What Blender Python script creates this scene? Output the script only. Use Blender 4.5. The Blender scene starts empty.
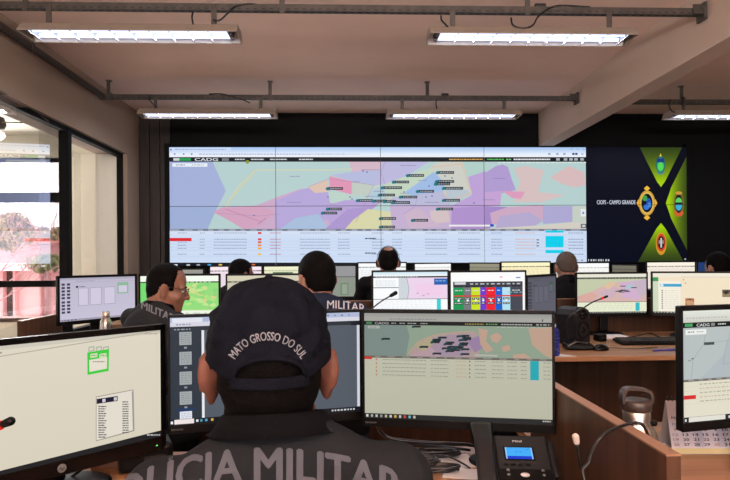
import bpy, bmesh, math, random
from mathutils import Vector, Matrix, Euler, noise
from mathutils.bvhtree import BVHTree

SC = bpy.context.scene
COL = SC.collection
PI = math.pi

# ------------------------------------------------------------------ camera
CAM_Z = 1.28
FPX = 590.0
cam_d = bpy.data.cameras.new('camera')
cam_d.sensor_fit = 'HORIZONTAL'
cam_d.sensor_width = 36.0
cam_d.lens = 36.0 * FPX / 730.0
cam_d.clip_start = 0.02
cam_d.clip_end = 300
cam = bpy.data.objects.new('camera', cam_d)
COL.objects.link(cam)
cam_d.shift_y = 19.0 / 730.0          # level camera, horizon a little below the middle of the frame
_th, _ph, _ro = math.atan(23 / FPX), 0.0, math.radians(0.40)
_f = Vector((math.sin(_th) * math.cos(_ph), math.cos(_th) * math.cos(_ph), math.sin(_ph)))
_r = Vector((math.cos(_th), -math.sin(_th), 0))
_u = _r.cross(_f)
_r2 = _r * math.cos(_ro) - _u * math.sin(_ro)
_u2 = _u * math.cos(_ro) + _r * math.sin(_ro)
CAM_LOC = Vector((0, 0, CAM_Z))
_R = Matrix((_r2, _u2, -_f)).transposed()
cam.matrix_world = Matrix.Translation(CAM_LOC) @ _R.to_4x4()
SC.camera = cam

# ------------------------------------------------------------------ world, exposure, daylight, ceiling fill
SC.view_settings.view_transform = 'Standard'
SC.view_settings.look = 'None'
SC.view_settings.gamma = 1.0
SC.view_settings.exposure = 0.0
SC.view_settings.use_curve_mapping = False
world = bpy.data.worlds.new('overcast_sky')
SC.world = world
world.use_nodes = True
wb = world.node_tree.nodes['Background']
wb.inputs['Color'].default_value = (1.0, 0.97, 0.97, 1)
wb.inputs['Strength'].default_value = 4.6
try:
    SC.cycles.use_denoising = True
    SC.cycles.max_bounces = 8
    SC.cycles.diffuse_bounces = 4
    SC.cycles.transparent_max_bounces = 12
    SC.cycles.sample_clamp_indirect = 4.0
    SC.cycles.caustics_reflective = False
    SC.cycles.caustics_refractive = False
except Exception:
    pass
TUBE_STRENGTH = 1.5


def area(name, loc, rot, sx, sy, power, color):
    l = bpy.data.lights.new(name, 'AREA')
    l.shape = 'RECTANGLE'
    l.size, l.size_y = sx, sy
    l.energy = power
    l.color = color
    o = bpy.data.objects.new(name, l)
    o.location = loc
    o.rotation_euler = rot
    COL.objects.link(o)
    return o


# added fill light behind the camera, tilted up to brighten the ceiling
area('rear_ceiling_fill', (0.3, -2.75, 1.98), (math.radians(163), 0, 0), 4.6, 1.1, 730, (1.0, 0.95, 0.91))
# daylight falling into the neighbouring room from its outside window
area('corridor_window_daylight', (-5.2, 8.0, 1.7), (math.radians(-90), 0, 0), 2.6, 1.9, 190, (1.0, 0.98, 0.95))


def ray(px, py):
    d = _R @ Vector(((px - 365.0) / FPX, (259.0 - py) / FPX, -1.0))
    return d


def at(px, py, Y):
    d = ray(px, py)
    return CAM_LOC + d * (Y / d.y)


def X_at(px, Y, py=300):
    return at(px, py, Y).x


# ------------------------------------------------------------------ materials
def s2l(c):
    c = c / 255.0
    return c / 12.92 if c <= 0.04045 else ((c + 0.055) / 1.055) ** 2.4


def lin(rgb):
    return (s2l(rgb[0]), s2l(rgb[1]), s2l(rgb[2]), 1.0)


MATS = {}


def mat(name, rgb, rough=0.6, metal=0.0, spec=0.5, bump=0.0, bscale=60.0, var=0.0, vscale=8.0, emit=None, estr=0.0, coat=0.0):
    if name in MATS:
        return MATS[name]
    m = bpy.data.materials.new(name)
    m.use_nodes = True
    nt = m.node_tree
    b = nt.nodes['Principled BSDF']
    b.inputs['Base Color'].default_value = lin(rgb)
    b.inputs['Roughness'].default_value = rough
    b.inputs['Metallic'].default_value = metal
    b.inputs['Specular IOR Level'].default_value = spec
    b.inputs['Coat Weight'].default_value = coat
    tc = None
    if var or bump:
        tc = nt.nodes.new('ShaderNodeTexCoord')
    if var:
        n = nt.nodes.new('ShaderNodeTexNoise')
        n.inputs['Scale'].default_value = vscale
        n.inputs['Detail'].default_value = 6
        nt.links.new(tc.outputs['Object'], n.inputs['Vector'])
        r = nt.nodes.new('ShaderNodeValToRGB')
        a = lin([max(0, c * (1 - var)) for c in rgb])
        z = lin([min(255, c * (1 + var)) for c in rgb])
        r.color_ramp.elements[0].position = 0.3
        r.color_ramp.elements[1].position = 0.7
        r.color_ramp.elements[0].color = a
        r.color_ramp.elements[1].color = z
        nt.links.new(n.outputs['Fac'], r.inputs['Fac'])
        nt.links.new(r.outputs['Color'], b.inputs['Base Color'])
    if bump:
        n2 = nt.nodes.new('ShaderNodeTexNoise')
        n2.inputs['Scale'].default_value = bscale
        n2.inputs['Detail'].default_value = 4
        nt.links.new(tc.outputs['Object'], n2.inputs['Vector'])
        bp = nt.nodes.new('ShaderNodeBump')
        bp.inputs['Strength'].default_value = bump
        bp.inputs['Distance'].default_value = 0.01
        nt.links.new(n2.outputs['Fac'], bp.inputs['Height'])
        nt.links.new(bp.outputs['Normal'], b.inputs['Normal'])
    if emit is not None:
        b.inputs['Emission Color'].default_value = lin(emit)
        b.inputs['Emission Strength'].default_value = estr
    MATS[name] = m
    return m


def wood(name, dark, light, rough=0.4, stretch=(26, 26, 1.6), spec=0.4):
    if name in MATS:
        return MATS[name]
    m = bpy.data.materials.new(name)
    m.use_nodes = True
    nt = m.node_tree
    b = nt.nodes['Principled BSDF']
    b.inputs['Roughness'].default_value = rough
    b.inputs['Specular IOR Level'].default_value = spec
    tc = nt.nodes.new('ShaderNodeTexCoord')
    mp = nt.nodes.new('ShaderNodeMapping')
    mp.inputs['Scale'].default_value = stretch
    nt.links.new(tc.outputs['Object'], mp.inputs['Vector'])
    n = nt.nodes.new('ShaderNodeTexNoise')
    n.inputs['Scale'].default_value = 1.0
    n.inputs['Detail'].default_value = 5
    n.inputs['Distortion'].default_value = 0.4
    nt.links.new(mp.outputs['Vector'], n.inputs['Vector'])
    r = nt.nodes.new('ShaderNodeValToRGB')
    r.color_ramp.elements[0].position = 0.32
    r.color_ramp.elements[1].position = 0.7
    r.color_ramp.elements[0].color = lin(dark)
    r.color_ramp.elements[1].color = lin(light)
    nt.links.new(n.outputs['Fac'], r.inputs['Fac'])
    nt.links.new(r.outputs['Color'], b.inputs['Base Color'])
    MATS[name] = m
    return m


def screen_mat(name, strength):
    m = bpy.data.materials.new(name)
    m.use_nodes = True
    nt = m.node_tree
    b = nt.nodes['Principled BSDF']
    b.inputs['Base Color'].default_value = (0.004, 0.004, 0.005, 1)
    b.inputs['Roughness'].default_value = 0.35
    b.inputs['Specular IOR Level'].default_value = 0.05
    a = nt.nodes.new('ShaderNodeAttribute')
    a.attribute_name = 'Col'
    nt.links.new(a.outputs['Color'], b.inputs['Emission Color'])
    b.inputs['Emission Strength'].default_value = strength
    return m


def glass_mat(name, tint=(1, 1, 1), base_refl=0.05, gain=1.0):
    m = bpy.data.materials.new(name)
    m.use_nodes = True
    nt = m.node_tree
    for n in list(nt.nodes):
        if n.type != 'OUTPUT_MATERIAL':
            nt.nodes.remove(n)
    out = [n for n in nt.nodes if n.type == 'OUTPUT_MATERIAL'][0]
    tr = nt.nodes.new('ShaderNodeBsdfTransparent')
    tr.inputs['Color'].default_value = (*tint, 1)
    gl = nt.nodes.new('ShaderNodeBsdfGlossy')
    gl.inputs['Roughness'].default_value = 0.0
    gl.inputs['Color'].default_value = (1, 1, 1, 1)
    lw = nt.nodes.new('ShaderNodeLayerWeight')      # Schlick reflectance of a thin pane, same from both sides
    lw.inputs['Blend'].default_value = 0.5
    pw = nt.nodes.new('ShaderNodeMath')
    pw.operation = 'POWER'
    pw.inputs[1].default_value = 5.0
    nt.links.new(lw.outputs['Facing'], pw.inputs[0])
    ml = nt.nodes.new('ShaderNodeMath')
    ml.operation = 'MULTIPLY_ADD'
    ml.use_clamp = True
    ml.inputs[1].default_value = 0.96 * gain
    ml.inputs[2].default_value = 0.04 * gain
    nt.links.new(pw.outputs[0], ml.inputs[0])
    mx = nt.nodes.new('ShaderNodeMixShader')
    nt.links.new(ml.outputs[0], mx.inputs[0])
    nt.links.new(tr.outputs[0], mx.inputs[1])
    nt.links.new(gl.outputs[0], mx.inputs[2])
    nt.links.new(mx.outputs[0], out.inputs['Surface'])
    return m


M_PLAST = mat('black_plastic', (10, 10, 12), 0.45, spec=0.16)
M_PLAST_G = mat('gloss_black_plastic', (9, 9, 11), 0.18, spec=0.3)
M_PLAST_D = mat('dark_grey_plastic', (32, 33, 37), 0.45, spec=0.3)
M_PLAST_L = mat('grey_plastic', (112, 112, 114), 0.5)
M_KEY = mat('key_plastic', (26, 26, 28), 0.55)
M_WALL = mat('painted_wall', (150, 130, 114), 0.85, bump=0.05, bscale=90, var=0.03, vscale=2)
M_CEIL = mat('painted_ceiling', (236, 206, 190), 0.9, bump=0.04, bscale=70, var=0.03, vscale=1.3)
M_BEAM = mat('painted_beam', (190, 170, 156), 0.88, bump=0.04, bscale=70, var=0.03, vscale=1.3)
M_CREAM = mat('cream_wall', (226, 222, 210), 0.85, var=0.02, vscale=2)
M_BLACKW = mat('black_wall', (7, 8, 10), 0.8, spec=0.2)
M_FLOOR = mat('vinyl_floor', (192, 182, 172), 0.5, var=0.08, vscale=5)
M_DWOOD = wood('dark_wall_wood', (26, 18, 15), (44, 30, 24), 0.5)
M_WALNUT = wood('walnut_panel', (46, 29, 20), (73, 48, 34), 0.45, (20, 20, 1.2), 0.2)
M_PART = wood('partition_walnut', (60, 40, 29), (94, 65, 48), 0.45, (20, 20, 1.2), 0.2)
M_TOP = wood('desk_laminate', (134, 95, 66), (175, 130, 94), 0.35, (1.6, 22, 22))
M_EDGE = wood('partition_edge', (132, 98, 74), (166, 126, 98), 0.4, (22, 1.6, 22))
M_STRUT = mat('galvanised_strut', (76, 70, 66), 0.55, 0.5, var=0.12, vscale=20)
M_HOLE = mat('strut_slot', (30, 28, 27), 0.8)
M_LAMPW = mat('white_lacquered_steel', (142, 128, 116), 0.45)
M_REFL = mat('lamp_reflector', (235, 238, 245), 0.25, 0.3)
M_TUBE = mat('fluorescent_tube', (240, 245, 255), 0.4, emit=(206, 222, 255), estr=TUBE_STRENGTH)
M_CABLE = mat('black_cable', (12, 12, 13), 0.45)
M_FRAME = mat('black_window_frame', (8, 8, 8), 0.75, spec=0.15)
M_STEEL = mat('brushed_steel', (176, 172, 168), 0.27, 0.92)
M_STEELD = mat('dark_steel', (60, 58, 58), 0.35, 0.9)
M_BROWNP = mat('brown_plastic', (58, 46, 42), 0.4)
M_PAPER = mat('white_paper', (228, 228, 232), 0.8)
M_SKIN = mat('skin', (150, 108, 90), 0.5, var=0.07, vscale=25, bump=0.06, bscale=120)
M_SKIN_D = mat('tan_skin', (136, 94, 76), 0.5, var=0.07, vscale=25, bump=0.06, bscale=120)
M_HAIR = mat('black_hair', (12, 10, 10), 0.7, spec=0.05, bump=0.3, bscale=260, var=0.5, vscale=160)
M_HAIRB = mat('short_brown_hair', (74, 60, 52), 0.65, bump=0.8, bscale=260, var=0.4, vscale=150)
M_SHIRT = mat('charcoal_cloth', (33, 35, 39), 0.85, spec=0.05, bump=0.15, bscale=60, var=0.05, vscale=12)
M_SHIRT_N = mat('navy_cloth', (34, 42, 62), 0.85, spec=0.08, bump=0.5, bscale=26, var=0.1, vscale=12)
M_SHIRT_K = mat('black_cloth', (24, 24, 27), 0.88, spec=0.08, bump=0.5, bscale=26, var=0.1, vscale=12)
M_CAP = mat('black_cap_cloth', (18, 20, 28), 0.9, spec=0.03, bump=0.25, bscale=320, var=0.12, vscale=30)
M_COLLAR = mat('black_collar_cloth', (15, 15, 18), 0.85, spec=0.04, bump=0.2, bscale=200)
M_TROUS = mat('trouser_cloth', (32, 33, 38), 0.9, spec=0.08)
M_SHOE = mat('boot_leather', (16, 15, 15), 0.35)
M_PRINT = mat('grey_print', (118, 121, 130), 0.7, spec=0.2)
M_PRINT_D = mat('dull_grey_print', (78, 81, 90), 0.75, spec=0.1)
M_PRINT_L = mat('light_grey_print', (190, 193, 202), 0.7)
M_EYEW = mat('eye_white', (225, 220, 215), 0.25)
M_EYED = mat('eye_iris', (40, 26, 18), 0.2)
M_SEATF = mat('black_chair_fabric', (22, 22, 25), 0.9, spec=0.08, bump=0.2, bscale=200)
M_RED = mat('red_light_ring', (200, 40, 30), 0.4, emit=(255, 50, 30), estr=0.35)
M_LED = mat('green_led', (40, 160, 60), 0.4, emit=(120, 255, 130), estr=1.2)
M_GLASS = glass_mat('partition_glass', (0.97, 0.97, 0.97), gain=2.9)
M_GLASSO = glass_mat('outside_glass', (0.97, 0.95, 0.96), gain=0.7)
M_SCREEN = screen_mat('screen_glow', 1.0)


# ------------------------------------------------------------------ mesh helpers
def new():
    return bmesh.new()


def add_box(bm, c, s, bev=0.0, M=None, mi=0, seg=2):
    t = bmesh.new()
    bmesh.ops.create_cube(t, size=1.0)
    bmesh.ops.scale(t, vec=Vector(s), verts=t.verts)
    if bev > 0:
        bmesh.ops.bevel(t, geom=list(t.edges), offset=min(bev, min(s) * 0.49), segments=seg, profile=0.5, affect='EDGES')
    bmesh.ops.translate(t, vec=Vector(c), verts=t.verts)
    join(bm, t, M, mi)


def join(bm, t, M=None, mi=0, smooth=None):
    if M is not None:
        t.transform(M)
    vm = {}
    for v in t.verts:
        vm[v] = bm.verts.new(v.co)
    for f in t.faces:
        try:
            nf = bm.faces.new([vm[v] for v in f.verts])
        except ValueError:
            continue
        nf.material_index = mi
        nf.smooth = f.smooth if smooth is None else smooth
    t.free()


def frame_of(d):
    d = d.normalized()
    a = Vector((0, 0, 1)) if abs(d.z) < 0.9 else Vector((1, 0, 0))
    x = d.cross(a).normalized()
    return x, d.cross(x).normalized(), d


def add_rings(bm, rings, cap=True, mi=0, smooth=True, closed=False):
    vs = [[bm.verts.new(p) for p in r] for r in rings]
    n = len(vs[0])
    m = len(vs)
    for i in range(m if closed else m - 1):
        a, b = vs[i], vs[(i + 1) % m]
        for k in range(n):
            f = bm.faces.new((a[k], a[(k + 1) % n], b[(k + 1) % n], b[k]))
            f.material_index = mi
            f.smooth = smooth
    if cap and not closed:
        for r, fl in ((vs[0], True), (vs[-1], False)):
            f = bm.faces.new(r[::-1] if fl else r)
            f.material_index = mi


def add_cyl(bm, p0, p1, r0, r1=None, seg=18, mi=0, smooth=True):
    p0, p1 = Vector(p0), Vector(p1)
    r1 = r0 if r1 is None else r1
    x, y, d = frame_of(p1 - p0)
    rings = []
    for p, r in ((p0, r0), (p1, r1)):
        rings.append([p + (x * math.cos(2 * PI * k / seg) + y * math.sin(2 * PI * k / seg)) * r for k in range(seg)])
    add_rings(bm, rings, True, mi, smooth)


def add_capsule(bm, p0, p1, r0, r1=None, seg=14, mi=0, squash=1.0):
    p0, p1 = Vector(p0), Vector(p1)
    r1 = r0 if r1 is None else r1
    x, y, d = frame_of(p1 - p0) if (p1 - p0).length > 1e-6 else frame_of(Vector((0, 0, 1)))
    rings = []
    H = 5
    for k in range(H):
        a = -PI / 2 + (k + 0.35) * (PI / 2) / H
        rings.append((p0 + d * (math.sin(a) * r0), r0 * math.cos(a)))
    rings.append((p0, r0))
    for s in (0.25, 0.5, 0.75):
        rings.append((p0.lerp(p1, s), r0 + (r1 - r0) * s))
    rings.append((p1, r1))
    for k in range(H - 1, -1, -1):
        a = PI / 2 - (k + 0.35) * (PI / 2) / H
        rings.append((p1 + d * (math.sin(a) * r1), r1 * math.cos(a)))
    add_rings(bm, [[c + (x * math.cos(2 * PI * q / seg) + y * math.sin(2 * PI * q / seg) * squash) * r for q in range(seg)] for c, r in rings], True, mi, True)


def add_ell(bm, c, rad, M=None, u=20, v=14, mi=0):
    t = bmesh.new()
    bmesh.ops.create_uvsphere(t, u_segments=u, v_segments=v, radius=1.0)
    bmesh.ops.scale(t, vec=Vector(rad), verts=t.verts)
    if M is not None:
        t.transform(M.to_4x4())
    bmesh.ops.translate(t, vec=Vector(c), verts=t.verts)
    for f in t.faces:
        f.smooth = True
    join(bm, t, None, mi)


def add_lathe(bm, prof, c=(0, 0, 0), seg=28, mi=0, M=None, smooth=True):
    t = bmesh.new()
    c = Vector(c)
    rings = [[c + Vector((max(r, 1e-4) * math.cos(2 * PI * k / seg), max(r, 1e-4) * math.sin(2 * PI * k / seg), z)) for k in range(seg)] for r, z in prof]
    add_rings(t, rings, True, 0, smooth)
    join(bm, t, M, mi)


def catmull(pts, n=8):
    pts = [Vector(p) for p in pts]
    if len(pts) < 3:
        return pts
    P = [pts[0] * 2 - pts[1]] + pts + [pts[-1] * 2 - pts[-2]]
    out = []
    for i in range(1, len(P) - 2):
        a, b, c, d = P[i - 1], P[i], P[i + 1], P[i + 2]
        for k in range(n):
            t = k / n
            out.append(0.5 * ((2 * b) + (c - a) * t + (2 * a - 5 * b + 4 * c - d) * t * t + (3 * b - a - 3 * c + d) * t ** 3))
    out.append(pts[-1])
    return out


def add_tube(bm, pts, r, seg=8, mi=0, n=8, closed=False):
    p = catmull(pts, n)
    rings = []
    x = None
    for i, q in enumerate(p):
        d = (p[min(i + 1, len(p) - 1)] - p[max(i - 1, 0)]).normalized()
        if x is None:
            x, y, _ = frame_of(d)
        else:
            x = (x - d * x.dot(d)).normalized()
            y = d.cross(x)
        rr = r(i / (len(p) - 1)) if callable(r) else r
        rings.append([q + (x * math.cos(2 * PI * k / seg) + y * math.sin(2 * PI * k / seg)) * rr for k in range(seg)])
    add_rings(bm, rings, True, mi, True)


def add_prism(bm, pts, d, mi=0, axis='Y', off=0.0):
    """2D outline pts (a,b) extruded along an axis from off to off+d."""
    def P(a, b, e):
        return {'Y': Vector((a, e, b)), 'X': Vector((e, a, b)), 'Z': Vector((a, b, e))}[axis]
    lo = [bm.verts.new(P(a, b, off)) for a, b in pts]
    hi = [bm.verts.new(P(a, b, off + d)) for a, b in pts]
    n = len(pts)
    fs = [bm.faces.new(lo[::-1]), bm.faces.new(hi)]
    for k in range(n):
        fs.append(bm.faces.new((lo[k], lo[(k + 1) % n], hi[(k + 1) % n], hi[k])))
    for f in fs:
        f.material_index = mi


def obj(name, bm, mats, parent=None, loc=None, rot=None):
    bmesh.ops.recalc_face_normals(bm, faces=bm.faces)
    me = bpy.data.meshes.new(name)
    bm.to_mesh(me)
    bm.free()
    if not isinstance(mats, (list, tuple)):
        mats = [mats]
    for m in mats:
        me.materials.append(m)
    o = bpy.data.objects.new(name, me)
    COL.objects.link(o)
    if parent is not None:
        o.parent = parent
    if loc is not None:
        o.location = loc
    if rot is not None:
        o.rotation_euler = rot
    return o


def tag(o, label, cat, group=None):
    o['label'] = label
    o['category'] = cat
    if group:
        o['group'] = group
    return o


def thing(name, label, cat, loc=(0, 0, 0), rz=0.0, group=None):
    o = bpy.data.objects.new(name, None)
    o.empty_display_size = 0.1
    o.location = loc
    o.rotation_euler = (0, 0, rz)
    COL.objects.link(o)
    return tag(o, label, cat, group)


def struct(name, bm, mats, parent=None):
    o = obj(name, bm, mats, parent)
    if parent is None:
        o['kind'] = 'structure'
    return o


# ------------------------------------------------------------------ text outlines
_txt = {}


def glyphs(s, bold=0.0, shear=0.0):
    """triangles/polys of a string: list of polygons of (x,y), x from 0 to width, cap height = 1"""
    key = (s, bold, shear)
    if key in _txt:
        return _txt[key]
    cu = bpy.data.curves.new('t', 'FONT')
    cu.body = s
    cu.size = 1.0
    cu.shear = shear
    cu.resolution_u = 3
    o = bpy.data.objects.new('t', cu)
    COL.objects.link(o)
    dg = bpy.context.evaluated_depsgraph_get()
    me = bpy.data.meshes.new_from_object(o.evaluated_get(dg))
    polys = [[(me.vertices[i].co.x, me.vertices[i].co.y) for i in p.vertices] for p in me.polygons]
    bpy.data.objects.remove(o)
    bpy.data.curves.remove(cu)
    bpy.data.meshes.remove(me)
    cap = 0.73
    xs = [p[0] for q in polys for p in q]
    x0, x1 = min(xs), max(xs)
    polys = [[((x - x0) / cap, y / cap) for x, y in q] for q in polys]
    if bold:                                   # heavier strokes: the outline laid over itself, slightly shifted
        b = bold * 2.0
        polys = [[(x + dx, y + dy) for x, y in q] for dx, dy in ((b, 0), (-b, 0), (0, b * 0.7), (0, -b * 0.7)) for q in polys]
    _txt[key] = (polys, (x1 - x0) / cap)
    return _txt[key]


# ------------------------------------------------------------------ screens
def clip_poly(pts, cols, x0, y0, x1, y1):
    def cut(P, ax, lim, keep_less):
        out = []
        n = len(P)
        for i in range(n):
            a, b = P[i], P[(i + 1) % n]
            ia = (a[ax] <= lim) if keep_less else (a[ax] >= lim)
            ib = (b[ax] <= lim) if keep_less else (b[ax] >= lim)
            if ia:
                out.append(a)
            if ia != ib:
                t = (lim - a[ax]) / (b[ax] - a[ax])
                out.append(tuple(a[k] + (b[k] - a[k]) * t for k in range(5)))
        return out
    P = [(p[0], p[1], c[0], c[1], c[2]) for p, c in zip(pts, cols)]
    for ax, lim, less in ((0, x0, False), (0, x1, True), (1, y0, False), (1, y1, True)):
        P = cut(P, ax, lim, less)
        if len(P) < 3:
            return [], []
    return [(p[0], p[1]) for p in P], [p[2:] for p in P]


class Canvas:
    """Shapes on a flat display.  to2d maps drawing units to metres on the display (x right, y up)."""

    def __init__(self, to2d, dim=1.0):
        self.to = to2d
        self.shapes = []
        self.dim = dim
        self.rnd = random.Random(7)

    def poly(self, pts, col):
        cols = col if isinstance(col[0], (tuple, list)) else [col] * len(pts)
        self.shapes.append(([self.to(*p) for p in pts], [tuple(s2l(v) * self.dim for v in c) for c in cols]))

    def rect(self, x0, y0, x1, y1, col, col2=None):
        if col2 is None:
            self.poly([(x0, y0), (x1, y0), (x1, y1), (x0, y1)], col)
        else:
            self.poly([(x0, y0), (x1, y0), (x1, y1), (x0, y1)], [col, col, col2, col2])

    def ell(self, cx, cy, rx, ry, col, n=20, a0=0.0, a1=2 * PI):
        self.poly([(cx + rx * math.cos(a0 + (a1 - a0) * k / n), cy + ry * math.sin(a0 + (a1 - a0) * k / n)) for k in range(n + (0 if a1 - a0 > 6.2 else 1))], col)

    def line(self, pts, w, col):
        for (xa, ya), (xb, yb) in zip(pts[:-1], pts[1:]):
            L = math.hypot(xb - xa, yb - ya) or 1
            nx, ny = -(yb - ya) / L * w / 2, (xb - xa) / L * w / 2
            self.poly([(xa + nx, ya + ny), (xb + nx, yb + ny), (xb - nx, yb - ny), (xa - nx, ya - ny)], col)

    def text(self, s, x, y, w, h, col, bold=0.0):
        """s with its baseline left end at (x,y), w wide and cap height h, y counted downwards"""
        P, W = glyphs(s, bold)
        c = tuple(s2l(v) * self.dim for v in col)
        self.shapes.append(None)
        for q in P:
            self.shapes.append(([self.to(x + px * w / W, y - py * h) for px, py in q], [c] * len(q), True))

    def dashes(self, x0, x1, y, h, col, word=2.2, gap=0.7):
        x = x0
        while x < x1:
            w = word * (0.5 + self.rnd.random())
            self.rect(x, y, min(x + w, x1), y + h, col)
            x += w + gap

    def mesh(self, name, rect, eps, mat_, parent, M=None):
        """display area rect (x0,y0,x1,y1) in metres; the mesh lies in the xz plane facing -y, origin at lower left"""
        x0, y0, x1, y1 = rect
        vs, fs, cs = [], [], []
        lay = 0
        for sh in self.shapes:
            if sh is None:
                lay += 1
                continue
            if len(sh) == 2:
                lay += 1
            p, c = clip_poly(sh[0], sh[1], x0, y0, x1, y1)
            if len(p) < 3:
                continue
            b = len(vs)
            vs += [(q[0] - x0, -eps * lay, q[1] - y0) for q in p]
            fs.append(list(range(b, b + len(p))))
            cs += c
        me = bpy.data.meshes.new(name)
        me.from_pydata(vs, [], fs)
        ca = me.color_attributes.new('Col', 'FLOAT_COLOR', 'POINT')
        for i, c in enumerate(cs):
            ca.data[i].color = (c[0], c[1], c[2], 1)
        me.materials.append(mat_)
        o = bpy.data.objects.new(name, me)
        COL.objects.link(o)
        if parent is not None:
            o.parent = parent
        return o


# ================================================================== ROOM
CEIL = 3.0
XL, XR = -2.345, 5.4
YB, YF = -3.0, 6.95
bm = new(); add_box(bm, (-1.0, 3.0, -0.05), (13.0, 12.4, 0.1)); struct('floor', bm, M_FLOOR)
bm = new()
add_box(bm, (1.5, 2.0, CEIL + 0.06), (7.9, 10.06, 0.12))
struct('ceiling', bm, M_CEIL)
# left wall with the long glazed opening
OP0, OP1, OZ0, OZ1 = 1.2, 6.56, 0.62, 2.45
bm = new()
WT = 0.34
xc = XL - WT / 2
add_box(bm, (xc, (YB + OP0) / 2, CEIL / 2), (WT, OP0 - YB, CEIL))
add_box(bm, (xc, (OP1 + 7.2) / 2, CEIL / 2), (WT, 7.2 - OP1, CEIL))
add_box(bm, (xc, (OP0 + OP1) / 2, (OZ1 + CEIL) / 2), (WT, OP1 - OP0, CEIL - OZ1))
add_box(bm, (xc, (OP0 + OP1) / 2, OZ0 / 2), (WT, OP1 - OP0, OZ0))
struct('wall_left', bm, M_WALL)
# frame, mullions and panes of the interior glazing
bm = new()
fx = -2.418
add_box(bm, (fx, (OP0 + OP1) / 2, OZ1 - 0.02), (0.06, OP1 - OP0, 0.04))
add_box(bm, (fx, (OP0 + OP1) / 2, OZ0 + 0.025), (0.06, OP1 - OP0, 0.05))
add_box(bm, (fx, OP1 - 0.015, (OZ0 + OZ1) / 2), (0.06, 0.03, OZ1 - OZ0))
add_box(bm, (fx, OP0 + 0.015, (OZ0 + OZ1) / 2), (0.06, 0.03, OZ1 - OZ0))
win = struct('window_1', bm, M_FRAME)
for y in (5.27, 3.2):
    bm = new(); add_box(bm, (fx, y, (OZ0 + OZ1) / 2), (0.085, 0.07, OZ1 - OZ0 - 0.03), 0.004)
    obj('mullion', bm, M_FRAME, win)
for y0, y1 in ((OP0, 3.2), (3.2, 5.27), (5.27, OP1)):
    bm = new(); bm.faces.new([bm.verts.new(q) for q in ((0, y0 - y1 + 0.002, OZ0 + 0.015), (0, -0.002, OZ0 + 0.015), (0, -0.002, OZ1 - 0.015), (0, y0 - y1 + 0.002, OZ1 - 0.015))])
    # middle pane swung ajar, end pane set deep: shaped to place the video wall's reflection
    bm.transform(Matrix.Translation((fx - 0.012 if y1 == 5.27 else -2.645, y1, 0)) @ Matrix.Rotation(math.radians(6.8) if y1 == 5.27 else 0, 4, 'Z'))
    obj('glass_pane', bm, M_GLASS, win)
bm = new(); add_box(bm, (-2.565, OP1 - 0.007, (OZ0 + OZ1) / 2), (0.236, 0.012, OZ1 - OZ0 - 0.002)); struct('trim_5', bm, M_CREAM)
# front wall, dark boarded strip on its left end
bm = new(); add_box(bm, ((-7.2 + XR) / 2, YF + 0.62, 1.5), (XR - XL, 0.12, 3.0)); bm.free()
bm = new(); add_box(bm, ((XL - 0.3 + XR) / 2, YF + 0.06, 1.5), (XR - XL + 0.3, 0.12, 3.0)); struct('wall_front', bm, M_BLACKW)
bm = new()
for k in range(3):
    add_box(bm, (XL + 0.005 + 0.062 + 0.12 * k, YF - 0.02, 1.47), (0.112, 0.035, 2.94), 0.004)
struct('trim_1', bm, M_DWOOD)
# rear wall with a high window band, right wall
bm = new()
add_box(bm, ((XL + XR) / 2, YB - 0.08, 0.45), (XR - XL, 0.16, 0.9))
add_box(bm, ((XL + XR) / 2, YB - 0.08, 2.65), (XR - XL, 0.16, 0.7))
add_box(bm, (XL + 0.2, YB - 0.08, 1.6), (0.4, 0.16, 1.4))
add_box(bm, (XR - 1.25, YB - 0.08, 1.6), (2.5, 0.16, 1.4))
struct('wall_rear', bm, M_WALL)
bm = new()
add_box(bm, (0.3, YB - 0.08, 0.94), (4.7, 0.08, 0.06)); add_box(bm, (0.3, YB - 0.08, 2.26), (4.7, 0.08, 0.06))
for x in (-1.9, -0.4, 1.1, 2.7):
    add_box(bm, (x, YB - 0.08, 1.6), (0.06, 0.08, 1.3))
w3 = struct('window_2', bm, M_FRAME)
bm = new(); add_box(bm, (0.3, YB - 0.1, 1.6), (4.6, 0.006, 1.28)); obj('glass_pane', bm, M_GLASSO, w3)
bm = new(); add_box(bm, (XR + 0.06, 2.0, 1.5), (0.12, 10.2, 3.0)); struct('wall_right', bm, M_WALL)
# deep concrete beam on the right
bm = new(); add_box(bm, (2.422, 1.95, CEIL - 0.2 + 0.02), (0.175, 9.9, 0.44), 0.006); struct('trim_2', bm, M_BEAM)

# ------------------------------------------------------------------ neighbouring room and outside
CY = 8.2
wx0, wx1 = -6.6, -3.70
wz0, wz1 = 0.46, 2.68
bm = new()
add_box(bm, (-7.6, CY + 0.08, 1.5), (2.0, 0.16, 3.0))
add_box(bm, ((wx1 - 2.4) / 2, CY + 0.08, 1.5), (-2.4 - wx1, 0.16, 3.0))
add_box(bm, ((wx0 + wx1) / 2, CY + 0.08, wz0 / 2), (wx1 - wx0, 0.16, wz0))
add_box(bm, ((wx0 + wx1) / 2, CY + 0.08, (wz1 + 3.0) / 2), (wx1 - wx0, 0.16, 3.0 - wz1))
struct('wall_corridor_front', bm, M_CREAM)
bm = new(); add_box(bm, (-8.6, 3.0, 1.5), (0.16, 10.6, 3.0)); struct('wall_corridor_left', bm, M_CREAM)
bm = new(); add_box(bm, (-5.6, YB + 0.6, 1.5), (6.2, 0.16, 3.0)); struct('wall_corridor_rear', bm, M_CREAM)
bm = new(); add_box(bm, (-3.05, 7.92, 1.5), (0.5, 0.5, 3.0)); struct('wall_corridor_pier', bm, M_CREAM)
bm = new(); add_box(bm, (-5.62, 2.9, CEIL + 0.06), (6.12, 10.8, 0.12)); struct('ceiling_corridor', bm, M_CREAM)
bm = new()
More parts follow.
